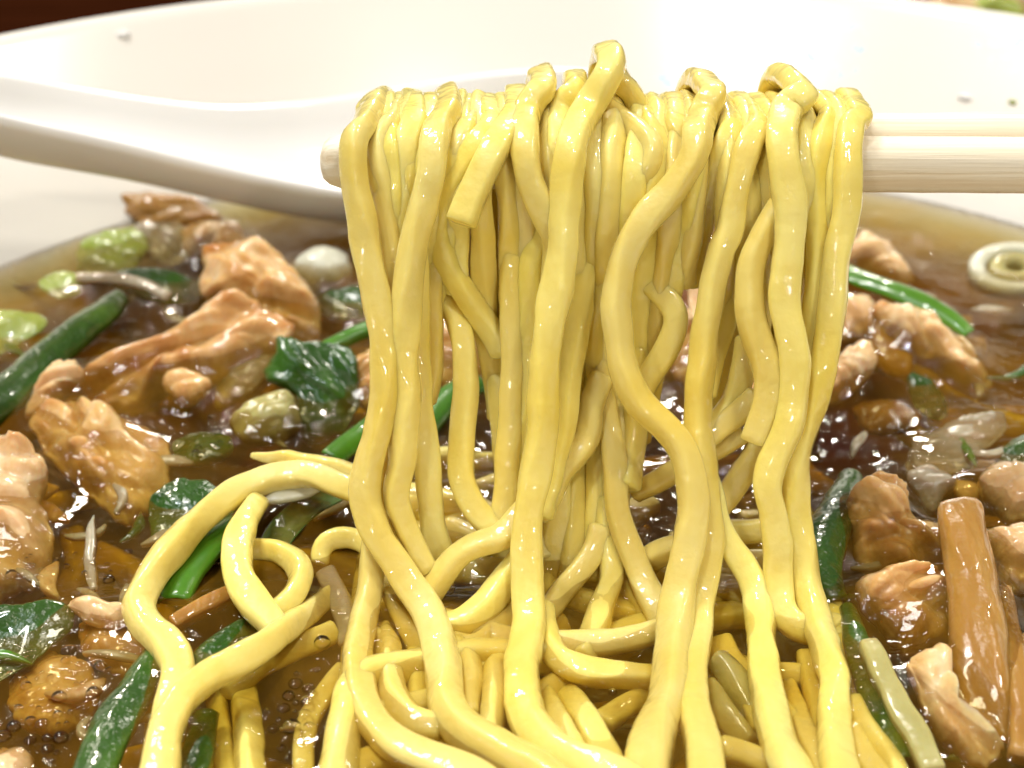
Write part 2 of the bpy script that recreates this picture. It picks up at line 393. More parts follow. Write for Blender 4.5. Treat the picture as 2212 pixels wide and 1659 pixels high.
# ------------------------------------------------------------------ spoon
def spoon():
    # stations along the spoon: far edge and near edge (pixels + distance), depth of the channel below the edges
    st = [  # far u,v,y   near u,v,y   depth
        ((-420, 95, 150), (-450, 150, 140), 3.0),
        ((-240, 125, 163), (-260, 195, 150), 4.0),
        ((0, 163, 176), (0, 257, 161), 5.2),
        ((139, 187, 183), (139, 288, 166), 5.2),
        ((312, 215, 190), (278, 319, 171.5), 5.2),
        ((451, 231, 196), (417, 354, 176), 5.6),
        ((555, 232, 201), (520, 378, 179.5), 6.3),
        ((660, 221, 206), (630, 401, 182.5), 7.2),
        ((768, 205, 209.5), (740, 420, 185.2), 8.0),
        ((900, 182, 212), (900, 436, 187.5), 8.6),
        ((1043, 158, 213), (1050, 436, 190), 8.6),
        ((1180, 146, 212.5), (1190, 405, 193), 8.0),
        ((1290, 152, 210), (1300, 345, 197), 6.5),
        ((1360, 180, 206), (1370, 270, 201), 4.2)]
    A = spline([tuple(on_y(*s[0]))+tuple(on_y(*s[1]))+(s[2],) for s in st], 2.0)
    V, Fc, rows = [], [], []
    def prof(a, b, dep):
        across = b-a; w = np.linalg.norm(across); X = across/w
        down = np.array([0, 0, -1.]); down = down-np.dot(down, X)*X; down /= np.linalg.norm(down)
        pts = []; m = 17
        for i in range(m):                     # inside, far edge to near edge
            q = -1+2*i/(m-1); h = dep*.78*(1-abs(q)**3.2)
            pts.append((a+b)/2+X*(q*(w/2-1.2))+down*h)
        pts.append(b-X*.55-down*.45); pts.append(b-down*.1); pts.append(b+X*.1+down*.6)
        for i in range(m):                     # outside
            q = 1-2*i/(m-1); h = dep*1.12*(1-abs(q)**3.4)+1.0
            pts.append((a+b)/2+X*(q*(w/2+.05))+down*h)
        pts.append(a-X*.1+down*.6); pts.append(a-down*.1); pts.append(a+X*.55-down*.45)
        return pts
    for r in A:
        p = prof(r[:3], r[3:6], r[6]); rows.append((len(V), len(p))); V += p
    n = rows[0][1]
    for (a, _), (b, _) in zip(rows[:-1], rows[1:]):
        for j in range(n): j2 = (j+1) % n; Fc.append((a+j, b+j, b+j2, a+j2))
    Fc.append(tuple(rows[0][0]+j for j in range(n))); Fc.append(tuple(rows[-1][0]+j for j in reversed(range(n))))
    o = mesh_obj('soup_spoon', V, Fc, M_spoon)
    return tag(o, 'white ceramic soup spoon lying in the bowl behind the noodles', 'spoon')
spoon()

# ------------------------------------------------------------------ noodles lifted on the chopsticks
PX = 24.3                                    # reading-grid pixels per mm at the hanging noodles
LIFT = 'noodles lifted on the chopsticks'
def lifted(text, px, d, label=None, over=True, **kw):
    q = uv(text); n = len(q)
    if over: q[0] = (q[0][0], q[0][1]+24); q[1] = (q[1][0], q[1][1]+10)
    ds = np.interp(np.linspace(0, 1, n), np.linspace(0, 1, len(np.atleast_1d(d))), np.atleast_1d(d))
    P = [hang(u, v, dd) for (u, v), dd in zip(q, ds)]
    if over:                                 # over the sticks and down behind them
        p0 = P[0]; r = random.Random(int(q[0][0]))
        dx = r.uniform(-2, 2)
        P = [np.array([p0[0]+dx*1.6, 142+r.uniform(0, 3), p0[2]-15]), np.array([p0[0]+dx, 138.5, p0[2]-6]), np.array([p0[0]+dx*.5, 135.0, p0[2]-.8])]+P
    px = np.atleast_1d(px)*.98/PX
    return strand(P, list(px), label or 'yellow wheat noodle draped over the chopsticks and hanging into the broth', LIFT, **kw)
FR = 'front'
lifted('A 340 650 270 760 255 900 265 1100 300 1300 345 1500;C 340 50 390 300 440 550 480 800 490 1000 480 1300 430 1500;E 385 150 345 350 350 520 400 680 510 870 640 1060 770 1250 840 1400 885 1550;G 890 480 920 650 925 830 970 960 1080 1080 1280 1200 1460 1290 1640 1400 1800 1540',
       [60, 62, 66, 72, 84], [-1.5, -1, -1, -2, -2.5], 'long noodle hanging beside the chopstick tip and curving across the broth below')
lifted('A 510 650 450 760 440 1000 480 1250 510 1500;C 540 150 560 500 570 900 560 1250;E 500 250 480 500 520 760', 54, [0, .8, 2, 2.5])
lifted('A 710 600 660 740 640 900 650 1050 640 1250 640 1450;C 700 150 720 500 720 900 740 1250;E 790 100 810 400 830 600 850 750 900 900', [56, 58, 60], [-.5, 1, 2.5, 3, 4])
lifted('A 960 550 890 660 850 800 830 1000 800 1200 740 1400 700 1600;C 680 200 660 400 650 700 630 1000 640 1300;E 620 200 575 400 580 560 650 720 740 880 800 1000',
       [58, 60, 60, 58], [-1.5, -1.5, -1, -.5, 1])
lifted('A 1085 630 1030 780 980 950 930 1100 880 1300 850 1500;C 860 250 830 500 835 800 830 1050 790 1250', [52, 50, 46], [.5, 1, 4, 6])
lifted('A 1260 640 1190 800 1090 950 985 1110 900 1290 870 1450;C 900 150 980 330 1080 480 1190 640 1280 770 1340 900', 56, [0, .5, 2, 4.5, 6])
lifted('A 1450 540 1380 700 1280 900 1180 1100 1100 1280 1045 1430', [52, 58, 62], [-1, -2.5, -3], 'short noodle ending in a square cut tip over the other noodles', capround=.12, e=4.5, wob=.05, twist=.15)
lifted('A 1640 385 1560 490 1520 620 1500 760 1505 950 1550 1150 1640 1350 1720 1520;C 1750 150 1720 400', [60, 62, 58], [-1, -2, -1, 1.5])
lifted('A 1880 390 1800 490 1760 620 1745 800 1740 1000 1700 1200 1640 1500;C 1560 200 1550 600 1530 1000 1490 1400;E 1450 150 1420 450', [52, 56, 56], [.3, 1, 3, 5])
lifted('A 2140 225 2050 420 1960 600 1880 750 1835 900 1810 1100 1800 1300 1790 1500;C 1790 100 1760 300 1720 500 1680 700 1655 900 1640 1100 1640 1300 1630 1500;E 1615 150 1585 300 1550 480 1525 650 1515 800 1520 1000 1535 1200 1530 1400 1510 1600;G 1490 500 1485 700 1495 850 1540 1000 1630 1130 1770 1240 1960 1330 2160 1400 2300 1500',
       [62, 66, 66, 64, 70, 72, 84], [-2.5, -2.5, -2, -2, -2], 'long pale noodle looped highest above the chopsticks, running straight down to the broth')
lifted('B 250 330 330 440 395 580 400 720 300 900 180 1150 120 1500', [56, 52], [1, 2, 6, 9])
lifted('B 60 560 290 690 440 800 510 900 440 1040 345 1190 235 1370 140 1500;D 40 250 0 500', [52, 56, 58], [1.0, .2, .5, 3, 6], 'noodle folded into a sharp bend just under the chopsticks', over=False)
lifted('B 490 630 500 760 560 900 620 1050 560 1300 500 1500', 50, [.5, 1, 4, 7])
lifted('B 655 615 690 740 740 880 780 1080 700 1400', 50, [.5, 1, 4, 7])
lifted('B 945 425 905 520 860 650 825 800 795 950 735 1080 615 1225 480 1370 375 1500;D 300 190 235 420 230 600 250 800 280 1000 340 1180 450 1320 600 1440 715 1570;F 720 130 765 260 800 450 800 600 770 780 730 950 690 1150 660 1350 655 1550;H 640 500 620 700 590 850 540 1000 490 1150 455 1330 440 1520',
       [60, 62, 62, 64, 66, 72, 84], [-1.5, -1.5, -1.5, -2, -2], 'noodle bending left then right in a long S down the front of the curtain')
lifted('B 1080 630 1040 760 1000 900 960 1050 900 1250 850 1500;D 800 150 780 400', 50, [.5, 1, 4, 7])
lifted('B 1270 640 1210 800 1170 950 1090 1300 1040 1560;D 1000 100 960 300 920 500 885 700 860 900 840 1100 830 1300 820 1500;F 855 150 875 400 905 650 905 800 880 1000 845 1200 815 1400 795 1600;H 775 600 775 760 790 900 825 1010 865 1150 890 1330 900 1520',
       [56, 58, 60, 62, 66, 76], [0, -.5, .5, .3, 0, -1])
lifted('B 1600 430 1530 490 1470 610 1430 800 1440 1000 1480 1150 1500 1300 1495 1500;D 1490 100 1470 300 1445 500 1475 680 1520 850 1535 1050 1520 1250 1480 1430 1400 1640;F 1335 290 1330 420 1370 600 1400 800 1405 1000 1415 1200 1450 1340 1530 1420 1640 1450',
       [66, 68, 66, 64, 64, 62], [-2.5, -2.5, -2, -1, 2.2], 'thick noodle tucking its low bend behind a neighbour at the curtain side')
lifted('B 1420 1300 1340 1440 1270 1600;D 1225 200 1200 400 1200 600 1250 800 1310 950 1340 1100 1320 1300 1270 1450 1235 1550', [50, 60, 60, 58], [-.5, -1, -1, -.5], 'noodle with a blunt cut end hanging halfway down the curtain', over=False, capround=.12, e=3.6)
lifted('B 1790 590 1745 720 1720 860 1690 1000 1680 1250 1700 1500;D 1700 150 1690 400 1665 650 1650 900 1600 1150', [50, 54], [.5, 1, 1.5, 2.5])
lifted('B 2010 600 1950 660 1925 780 1915 1000 1905 1300 1890 1500;D 1835 100 1815 400 1785 700 1740 950 1680 1200 1620 1400 1560 1570;F 1530 250 1525 420 1545 600 1570 800 1600 1000 1640 1200 1695 1400 1760 1590;H 1775 550 1815 660 1825 780 1815 900 1810 1050 1830 1200 1855 1340 1880 1520',
       [54, 58, 62, 62, 64, 68], [-1, 0, .5, .5, -.8, -1], 'noodle hanging nearest the bare length of the chopsticks')

# middle of the curtain, behind the front noodles
MID = 'noodle in the middle of the lifted bundle'
def mid(text, px, d, label=None, **kw): return lifted(text, px, d, label, over=False, **kw)
ML = 'yellow noodle crossing behind the front strands of the lifted bundle'
mid('A 1440 900 1410 1100 1400 1640;C 1400 400 1415 700 1420 1000 1405 1300 1390 1600;E 1380 200 1375 400 1350 600 1290 800', [50, 54, 58], [3, 3.5, 3], ML)
mid('C 900 500 1000 640 1060 800 1080 1000 1080 1200 1060 1400 1045 1600;E 1035 200 1040 330 1080 450 1150 570 1235 680 1330 740', [44, 56, 58, 58], [6, 4.5, 3, 2.5], ML)
mid('C 1950 100 1940 350 1900 600 1850 900 1810 1200 1770 1450;E 1730 150 1690 400 1620 600', 56, [4, 4, 3], ML)
mid('D 130 1080 60 1250;E 1960 60 1850 180 1740 330 1680 480 1600 600', 56, [6, 4.5, 3], ML)
mid('D 60 550 80 800 100 1050 150 1300 200 1500;F 220 150 230 400 260 650 330 800 370 950 440 1110 510 1260 580 1400', [56, 58], [8, 7, 5, 3.5, 3], ML)
mid('D 300 260 420 350 560 480 670 590 680 670 640 790 550 960 450 1110 380 1260', [54, 58, 56], [5, 4, 4.5, 7], 'noodle bent into an elbow behind the long S shaped noodle')
mid('D 1060 200 1050 600 1000 800 930 1000 880 1200', 48, [5, 5, 4], ML)
mid('D 1180 800 1150 1050 1080 1250 960 1420 850 1550', 54, [4, 4.5, 3], ML)
mid('D 1250 1220 1090 1360 960 1470 850 1560', 50, [3, 3.5, 2.5], ML)
mid('F 1150 20 900 160 700 265 520 365 365 450', [48, 50, 46], [4, 5, 7, 8], 'noodle with a cut end pointing back inside the lifted bundle', capround=.15, e=3.6)
mid('F 1270 120 1150 300 1050 450 970 570 880 700', 56, [4, 5, 4], ML)
mid('F 1340 700 1150 730 1000 735 900 760', 54, [4, 5, 4], ML)
mid('F 900 350 940 520 985 680 1060 830 1150 950 1225 1080 1265 1200 1270 1380 1290 1550;H 1300 500 1315 700 1345 880 1380 1060 1450 1230 1520 1380 1580 1540', [52, 58, 62, 66, 70, 76], [1.5, 1.5, .8, 0, -.5], 'noodle forking away from the S shaped one and sinking straight into the broth')
mid('F 150 500 170 700 200 950 185 1130 110 1340 30 1550 -20 1640', 56, [7, 5, 3.5, 3.5], ML)
mid('E 2050 700 2010 850 1930 990 1800 1130 1700 1260 1600 1370', 54, [5.5, 4, 3], ML)
mid('F 760 820 650 850 550 870 470 930 420 1000', 56, [3, 4, 6], ML)
mid('E 1640 1280;G 1660 380 1720 510 1810 590 1950 640 2150 660;H 330 665 450 672 600 670', [50, 56, 58, 54], [1, 1.5, 2.5, 4], 'noodle sweeping sideways along the broth under the bundle')
mid('E 1500 560 1440 640 1340 780 1180 800 1050 870 940 980 860 1100 790 1210 740 1300', [50, 56, 58, 56], [1, 0, -.5, .5, 2], 'noodle arching like a bridge above a dark opening')
mid('E 1480 900 1420 1000 1330 1110 1250 1240 1150 1350 1050 1405 950 1420 850 1400', [50, 62, 62, 60], [1, 0, .5, 1.5], 'noodle curving under the dark opening in the bundle')
mid('E 1450 1280 1350 1400;G 1290 350 1190 450 1080 480 960 440', [56, 58], [3, 2.5, 3], ML)
mid('G 1000 440 1090 560 1105 700 1085 850 1090 960', [52, 56, 52], [2, 1.5, 2], ML)
mid('G 1420 640 1340 570 1270 580 1285 720 1290 850 1270 1000 1255 1100', [46, 50, 54], [2.5, 1, 1], ML)
mid('E 430 700 410 900 390 1100 350 1300 310 1480;G 298 450 295 650 320 830 395 985 510 1120 700 1235 960 1330 1150 1420 1300 1540', [54, 58, 62, 66, 78], [1.5, 1, 0, -1, -1.5], 'pale noodle sagging into the broth at the side of the bundle')
mid('E 550 1150 600 1300 680 1450 740 1560;G 770 600', 54, [3, 3, 4], ML)
mid('G 470 330 500 400 515 520 530 700 560 850 640 965 760 1030 880 1050', [44, 58, 60, 56], [5, 1.0, 1, 1.5], 'noodle half sunk in the broth with a frayed shiny top')

# inner layer hugging the sticks, and strands at the back of the curtain
bk = random.Random(5)
IL = 'yellow noodle of the inner layer wrapped close around the chopsticks'
for (x0, x1, x2, ve) in ((795, 835, 850, 760), (835, 850, 860, 700), (880, 895, 880, 820), (925, 920, 885, 820), (985, 962, 905, 760), (1000, 995, 982, 625), (1035, 1040, 1075, 900), (1090, 1100, 1120, 900), (1135, 1140, 1140, 1000),
                         (1190, 1200, 1195, 900), (1235, 1240, 1240, 1100), (1280, 1290, 1270, 1100), (1330, 1310, 1300, 1000), (1385, 1350, 1310, 900), (1425, 1390, 1370, 900), (1465, 1430, 1385, 950),
                         (1510, 1470, 1400, 860), (1500, 1498, 1478, 610), (1575, 1568, 1520, 950), (1620, 1605, 1530, 950), (1655, 1650, 1640, 760), (1700, 1695, 1690, 900), (1740, 1725, 1715, 950), (1815, 1800, 1735, 920)):
    v0 = 258+bk.uniform(-16, 8); q = []
    for k in np.linspace(0, 1, 8):
        v = v0+(ve-v0)*k
        u = (x0*(1-2*k)+x1*2*k if k < .5 else x1*(2-2*k)+x2*(2*k-1))+bk.uniform(-6, 6)*(k > .1)
        q.append((u, v, .7+bk.uniform(-.3, .5)+max(0, v-430)*.02))
    r_ = hang(*q[0])
    P = [np.array([r_[0], 141, r_[2]-14]), np.array([r_[0], 138, r_[2]-5]), np.array([r_[0], 134.5, r_[2]-.6])]+[hang(*a) for a in q]
    strand(P, [50/PX, 54/PX], IL, 'inner noodles of the lifted bundle')
BL = 'deep yellow noodle hanging at the back of the lifted bundle'
for (x0, x1, x2, ve) in ((850, 890, 900, 800), (960, 950, 905, 800), (1060, 1060, 1110, 1050), (1110, 1120, 1150, 1150), (1165, 1160, 1165, 1200), (1215, 1200, 1200, 1250),
                         (1265, 1255, 1240, 1250), (1315, 1300, 1290, 1250), (1365, 1345, 1330, 1150), (1420, 1400, 1360, 1050), (1630, 1640, 1640, 740), (1690, 1690, 1680, 1000), (1740, 1740, 1720, 1050)):
    v0 = 262+bk.uniform(-14, 8); q = []
    for k in np.linspace(0, 1, 7):
        v = v0+(ve-v0)*k
        u = (x0*(1-2*k)+x1*2*k if k < .5 else x1*(2-2*k)+x2*(2*k-1))+bk.uniform(-7, 7)*(k > .1)
        q.append((u, v, 12.5+bk.uniform(-1.5, 2.5)-6*k*(ve > 800)))
    P = [hang(*a) for a in q]
    P[0] = P[0]+np.array([0, -3.0, .6])
    P = [P[0]+np.array([0, -3.2, -.6])]+P
    strand(P, [54/PX, 58/PX], BL, 'noodles at the back of the bundle')
HL = 'long noodle heaped low in the broth under the lifted bundle'
HOLES = [on_z(1010, 1275, 0), on_z(1430, 1130, 0)]
for k in range(40):
    x = bk.uniform(-14, 30); y = bk.uniform(98, 128); a = bk.uniform(0, 6.28); P = []; z = ZS+bk.uniform(-2.0, .3); tr_ = bk.uniform(-.35, .35)
    for j in range(11):
        P.append((x, y, z)); a += tr_+bk.uniform(-.15, .15); x += 4.4*math.cos(a); y += 4.4*math.sin(a)*.8; z += bk.uniform(-.35, .35)
        z = min(max(z, ZS-2.6), ZS+.6); x = min(max(x, -13), 28); y = min(max(y, 70), 132)
    if any(math.hypot(p[0]-h_[0], p[1]-h_[1]) < 3.4 for p in P for h_ in HOLES): continue
    strand(P, bk.uniform(2.5, 2.9), HL, 'noodles heaped under the bundle')

ORD = ['first', 'second', 'third', 'fourth', 'fifth', 'sixth', 'seventh', 'eighth', 'ninth', 'tenth', 'eleventh', 'twelfth', 'thirteenth', 'fourteenth', 'fifteenth', 'sixteenth',
       'seventeenth', 'eighteenth', 'nineteenth', 'twentieth', 'twenty-first', 'twenty-second', 'twenty-third', 'twenty-fourth', 'twenty-fifth', 'twenty-sixth']
def top_x(o):
    a = np.empty(len(o.data.vertices)*3); o.data.vertices.foreach_get('co', a); a = a.reshape(-1, 3); return a[a[:, 2].argmax(), 0]+o.location.x
for start, text in (('yellow wheat noodle draped', 'plain noodle draped over the front of the chopsticks, %s from the chopstick tip'), (IL, 'inner layer noodle wrapped close around the chopsticks, %s from the chopstick tip'),
                    (BL, 'deep yellow noodle at the back of the lifted bundle, %s from the chopstick tip')):
    found = sorted((o for o in bpy.data.objects if str(o.get('label', '')).startswith(start)), key=top_x)
    for k, o in enumerate(found): o['label'] = text % ORD[k]

# ------------------------------------------------------------------ noodles lying in the broth
def lying(text, px, lev, label, group=None, **kw):
    q = uv(text); n = len(q)
    es = np.interp(np.linspace(0, 1, n), np.linspace(0, 1, len(np.atleast_1d(lev))), np.atleast_1d(lev))
    P = [on_z(u, v, k) for (u, v), k in zip(q, es)]
    dist = np.linalg.norm(np.mean(P, 0)-EYE)
    return strand(P, list(np.atleast_1d(px)*dist/F), label, group, **kw)
SK = 'noodles sunk in the broth'
lying('V 800 1075 720 1040 650 1022 575 1035 500 1070 430 1125 370 1190 325 1250 298 1305 310 1345 345 1375 377 1410 384 1465 375 1520 355 1580', [58, 62, 66, 66, 66, 70], [6, 5, 4, 3, 2.2, 1.5, .5],
      'pale noodle making a wide loop on the broth over green onion')
lying('V 715 1285 650 1335 590 1378 520 1425 445 1465 392 1510 365 1560 352 1610 345 1670 330 1740', [48, 62, 66, 70, 78], [-.6, 2.6, 4, 4.2, 3.5, 2], 'pale noodle lying across the wide loop like a bar')
lying('V 556 1085 532 1125 514 1175 512 1225 532 1280 565 1322 600 1362', [56, 62, 64, 60], [3.5, 4.2, 3.5, 2], 'short curled noodle with a cut end inside the wide loop', capround=.15, e=3.4)
lying('V 545 1185 600 1190 640 1215 650 1258 632 1290 600 1318', [48, 54, 52], [1.8, 2.6, 1.6], 'small hook of noodle under the short curled one')
lying('V 548 985 600 990 660 1002 720 1012 790 1030', [30, 44, 46], [4.5, 5, 6, 7], 'pale ragged noodle end lying over the green onion', t=1.2, taper=(.5, 1), wob=.2)
lying('V 690 1215 695 1180 720 1160 760 1160 800 1180', [40, 48, 46], [.8, 2.5, 2], 'pale noodle tip bent over beside the lifted bundle')
lying('V 705 1240 725 1275 745 1330 760 1390', 48, [0, -.3, -.5], 'translucent noodle sunk beside the lifted bundle', mat=M_grey)
for s, px, e in (('V 720 1365 640 1400 560 1440 490 1490', 52, [-.4, -1]), ('V 525 1490 535 1570 540 1640 545 1720', 60, [-2.2, -.8, -.5]), ('V 465 1490 475 1580 490 1650 500 1740', 48, [-2.5, -1.4]),
                 ('V 740 1450 700 1500 665 1560 655 1640 660 1720', 46, [-.6, -1]), ('G 1620 780 1690 880 1750 1000 1830 1150 1920 1330 1990 1480', 56, [-2.2, .3, .5, .3]), ('G 1800 780 1880 880 1960 1000 2050 1150 2130 1330 2190 1480', 58, [-2.2, .3, .6, .3]),
                 ('H 1470 700 1530 850 1580 1000 1630 1130 1700 1270 1790 1460', [36, 46, 48], [-1.8, .3, .4]), ('H 1930 850 1980 960 2080 1100 2200 1250 2300 1440', 50, [.6, .2]), ('H 1000 1190 1150 1220 1350 1310', 56, [.2, 0]),
                 ('H 1930 1060 1980 1200 2100 1340 2220 1500', 54, [.4, 0]), ('H 130 1000 280 900 480 820', 50, [-1.2, -1.8]), ('G 700 520 740 650 720 800 700 900', 50, [-.3, -.6]), ('H 1180 760 1240 900 1300 1050', 50, [-.4, -.6]),
                 ('H 1620 520 1640 650 1700 900 1760 1150 1800 1340 1850 1480', 50, [-.8, -.8])):
    GLAZED.append(lying(s, px, e, 'amber stained noodle half sunk in the broth under the bundle', SK))
lying('H 955 540 1040 620 1110 720 1190 830 1250 950', [44, 56, 54], [.5, -.2, -.9], 'translucent noodle piece with a pointed cut corner beside the S shaped noodle', capround=.1, e=4.5, mat=M_pale, t=[1.6, 2.2, 2.2])
lying('H 900 740 960 830 1040 950 1120 1060 1180 1150', [44, 54, 50], [-.4, -.4, -.9], 'shiny swollen noodle lying beside the pointed one', mat=M_pale)

# deep bed of noodles under the broth
rng = random.Random(11)
for k in range(46):
    x = rng.uniform(-60, 70); y = rng.uniform(62, 190)
    if math.hypot(x-BC[0], y-BC[1]) > 66: continue
    a = rng.uniform(0, 6.28); P = []
    z = ZS-rng.uniform(4.5, 9)
    for j in range(6):
        P.append((x, y, z)); a += rng.uniform(-.8, .8); x += 6.5*math.cos(a); y += 6.5*math.sin(a); z += rng.uniform(-.6, .4)
    P = [p for p in P if math.hypot(p[0]-BC[0], p[1]-BC[1]) < 72]
    if len(P) < 4: continue
    strand(P, rng.uniform(2.4, 3.0), 'brown stained noodle deep under the broth surface', 'noodles deep in the broth', step=1.2, n=10)

# ------------------------------------------------------------------ meat, onion, bamboo
def lump(name, text, label, cat, mat, h=4.0, e=1.0, tilt=22, fold=1.0, ffreq=.22, group=None, squash=(.62, 1.25), ang=None, under=None, seed=None, rings=22, segs=90, flat=.8, rag=1.0, grow=1.07):
    """a solid piece whose outline, seen lying on the broth, follows the given points"""
    seedc[0] += 1; sd = (seed or seedc[0])*1.37
    q = uv(text); Q = spline([(u, v, 0) for u, v in q], segs, closed=True)[:, :2]
    cu, cv = Q.mean(0); e = e-1.1; c0 = on_z(cu, cv, e); tl = math.radians(tilt); nrm = np.array([0, -math.sin(tl), math.cos(tl)])
    Q = (Q-Q.mean(0))*grow+Q.mean(0); O = np.array([on_plane(u, v, c0, nrm) for u, v in Q]); C = O.mean(0)
    ax = np.array([1., 0, 0]); ay = np.cross(nrm, ax)
    ang = ang if ang is not None else random.Random(sd).uniform(-60, 60)
    ca, sa = math.cos(math.radians(ang)), math.sin(math.radians(ang))
    V, Fc, rows = [], [], []
    un = under if under is not None else h*.7
    def hgt(p, s, top):
        d = p-C; x, y = np.dot(d, ax), np.dot(d, ay)
        xr, yr = (x*ca+y*sa)*squash[0], (-x*sa+y*ca)*squash[1]
        xr, yr = xr+1.8*noise.noise(Vector((xr*.13, yr*.13, sd+31))), yr+1.8*noise.noise(Vector((xr*.13, yr*.13, sd+41)))
        f = abs(noise.noise(Vector((xr*ffreq, yr*ffreq, sd))))                # rounded lobes, sharp creases
        f2 = abs(noise.noise(Vector((xr*ffreq*2.1, yr*ffreq*2.1, sd+7))))
        f3 = noise.noise(Vector((xr*ffreq*5, yr*ffreq*5, sd+17)))
        prof = max(0, 1-s**5)**.5
        if top: return h*(.28*prof+.55*(1-s*s)*flat)+fold*(3.0*f+.75*f2+.14*f3-.8)*min(1, (1-s)*7+.35)
        return -un*prof
    ss = [1-(i/(rings-1))**1.25 for i in range(rings)]
    for top in (True, False):
        for i, s in enumerate(ss):
            if not top and i == 0: continue
            if s < 1e-6:
                rows.append((top, [len(V)])); V.append(C+nrm*hgt(C, 0, top)); continue
            r = []
            for j, p in enumerate(O):
                rg = rag*(1.5 if 'pork' in name else 1.0); a_ = j/segs*6.2832; cx_, sy_ = math.cos(a_), math.sin(a_)
                wv = 1+rg*(.07*noise.noise(Vector((cx_*2.2, sy_*2.2, sd)))+.045*noise.noise(Vector((cx_*6, sy_*6, sd+3)))+.03*noise.noise(Vector((cx_*15, sy_*15, sd+s))))*s
                pp = C+(p-C)*s*wv; r.append(len(V)); V.append(pp+nrm*hgt(pp, s, top))
            rows.append((top, r))
    tops = [r for t, r in rows if t]; bots = [tops[0]]+[r for t, r in rows if not t]
    for seq, flip in ((tops, False), (bots, True)):
        for a, b in zip(seq[:-1], seq[1:]):
            for j in range(segs):
                j2 = (j+1) % segs
                f = (a[j], a[j2], b[0]) if len(b) == 1 else (a[j], a[j2], b[j2], b[j])
                Fc.append(f[::-1] if flip else f)
    # orientation: make the top face upward
    a, b, c = (np.array(V[i]) for i in Fc[0][:3])
    if np.dot(np.cross(b-a, c-a), nrm) < 0: Fc = [f[::-1] for f in Fc]
    o = mesh_obj(name, V, Fc, mat)
    if not name.startswith('green'): GLAZED.append(o)
    return tag(o, label, cat, group)
def strip(name, text, px, lev, label, cat, mat, t=1.2, group=None, **kw):
    q = uv(text); n = len(q)
    es = np.interp(np.linspace(0, 1, n), np.linspace(0, 1, len(np.atleast_1d(lev))), np.atleast_1d(lev))
    P = [on_z(u, v, k) for (u, v), k in zip(q, es)]
    dist = np.linalg.norm(np.mean(P, 0)-EYE)
    kw.setdefault('up', (0, -.45, .9)); kw.setdefault('twist', .15)
    o = strand(P, list(np.atleast_1d(px)*dist/F), label, group, mat, name, cat, t, **kw)
    if not name.startswith('green'): GLAZED.append(o)
    return o
PK = 'pork slices in the broth'
# --- left of the bundle
lump('pork_slice', 'J 1290 300 1340 205 1450 175 1600 190 1720 235 1800 330 1890 430 1960 560 1985 690 1940 770 1830 780 1700 700 1560 590 1400 530 1280 480', 'plump folded pork slice lying against the spoon above a longer slice', 'pork slice', M_pork, h=4.5, e=4.0, tilt=30, fold=1.5, ffreq=.20)
lump('pork_slice', 'J 1620 590 1480 545 1310 590 1210 690 1110 755 920 800 760 880 620 960 545 1050 600 1175 780 1215 900 1150 1010 1060 1130 1090 1280 1040 1450 930 1640 820 1760 740 1740 640', 'long twisted orange brown pork slice next to the dark folded onion leaf', 'pork slice', M_pork, h=4.2, e=2.6, tilt=28, fold=1.6, ffreq=.19, squash=(.6, 1.3), ang=28)
lump('pork_slice', 'J 1020 1040 1120 990 1280 1010 1290 1070 1180 1160 1090 1130', 'small pork lump tucked under the long twisted slice', 'pork slice', M_pork, h=2.4, e=3.2, fold=.6)
lump('pork_slice', 'J 170 1220 230 1080 330 930 480 930 500 1030 400 1090 340 1190 240 1280', 'narrow upright ridge of pale pork beside a dark onion tube', 'pork slice', M_porkpale, h=3.0, e=2.8, tilt=35, fold=.7, ffreq=.3)
lump('pork_slice', 'J 190 1270 330 1200 480 1180 640 1260 780 1290 900 1330 1000 1390 1040 1520 1010 1660 900 1830 780 1880 640 1800 470 1640 300 1480', 'broad rumpled pork slice half covered by brown broth', 'pork slice', M_pork, h=3.4, e=.6, tilt=20, fold=1.6, ffreq=.2)
lump('pork_slice', 'V -60 970 20 955 70 975 95 1020 85 1080 105 1150 95 1220 50 1262 -60 1270', 'pinkish pork chunk cut off by the picture edge, beside the rumpled slice', 'pork slice', M_porkpale, h=4.0, e=1.6, tilt=26, fold=1.3)
lump('pork_slice', 'V 150 1305 180 1293 220 1300 275 1308 285 1335 250 1352 200 1345 165 1325', 'thin pale pork shred touching the wide noodle loop', 'pork slice', M_porkpale, h=1.8, e=1.8, fold=.5, ffreq=.35)
lump('pork_slice', 'V 175 1355 240 1340 310 1370 320 1420 270 1450 200 1430', 'brown pork piece under the thin pale shred', 'pork slice', M_pork, h=2.0, e=-.6, tilt=10, fold=.6)
lump('pork_slice', 'V 25 1470 90 1420 180 1440 205 1500 170 1560 90 1580 30 1540', 'pork slice sunk under rippled broth', 'pork slice', M_pork, h=2.2, e=-1.8, tilt=6, fold=.6)
lump('pork_slice', 'V -40 1640 40 1620 70 1650 50 1720 -40 1720', 'pork corner poking from the broth below the sunk slice', 'pork slice', M_porkpale, h=2.0, e=-.4, tilt=6, fold=.5)
lump('pork_slice', 'J 1340 120 1420 90 1520 130 1540 190 1440 220 1340 190', 'orange pork knob under the spoon', 'pork slice', M_pork, h=3.0, e=3.5, tilt=30, fold=.7)
lump('pork_slice', 'V 265 425 340 420 430 440 470 470 430 500 340 490 290 470', 'orange pork piece below the spoon handle at the bowl wall', 'pork slice', M_menma, h=2.5, e=3.0, tilt=30, fold=.6)
lump('pork_slice', 'V 395 500 450 480 510 490 530 530 480 555 410 545', 'tan pork scrap below the spoon', 'pork slice', M_porkpale, h=2.5, e=1.5, tilt=20, fold=.9)
GO = 'pieces of green onion'
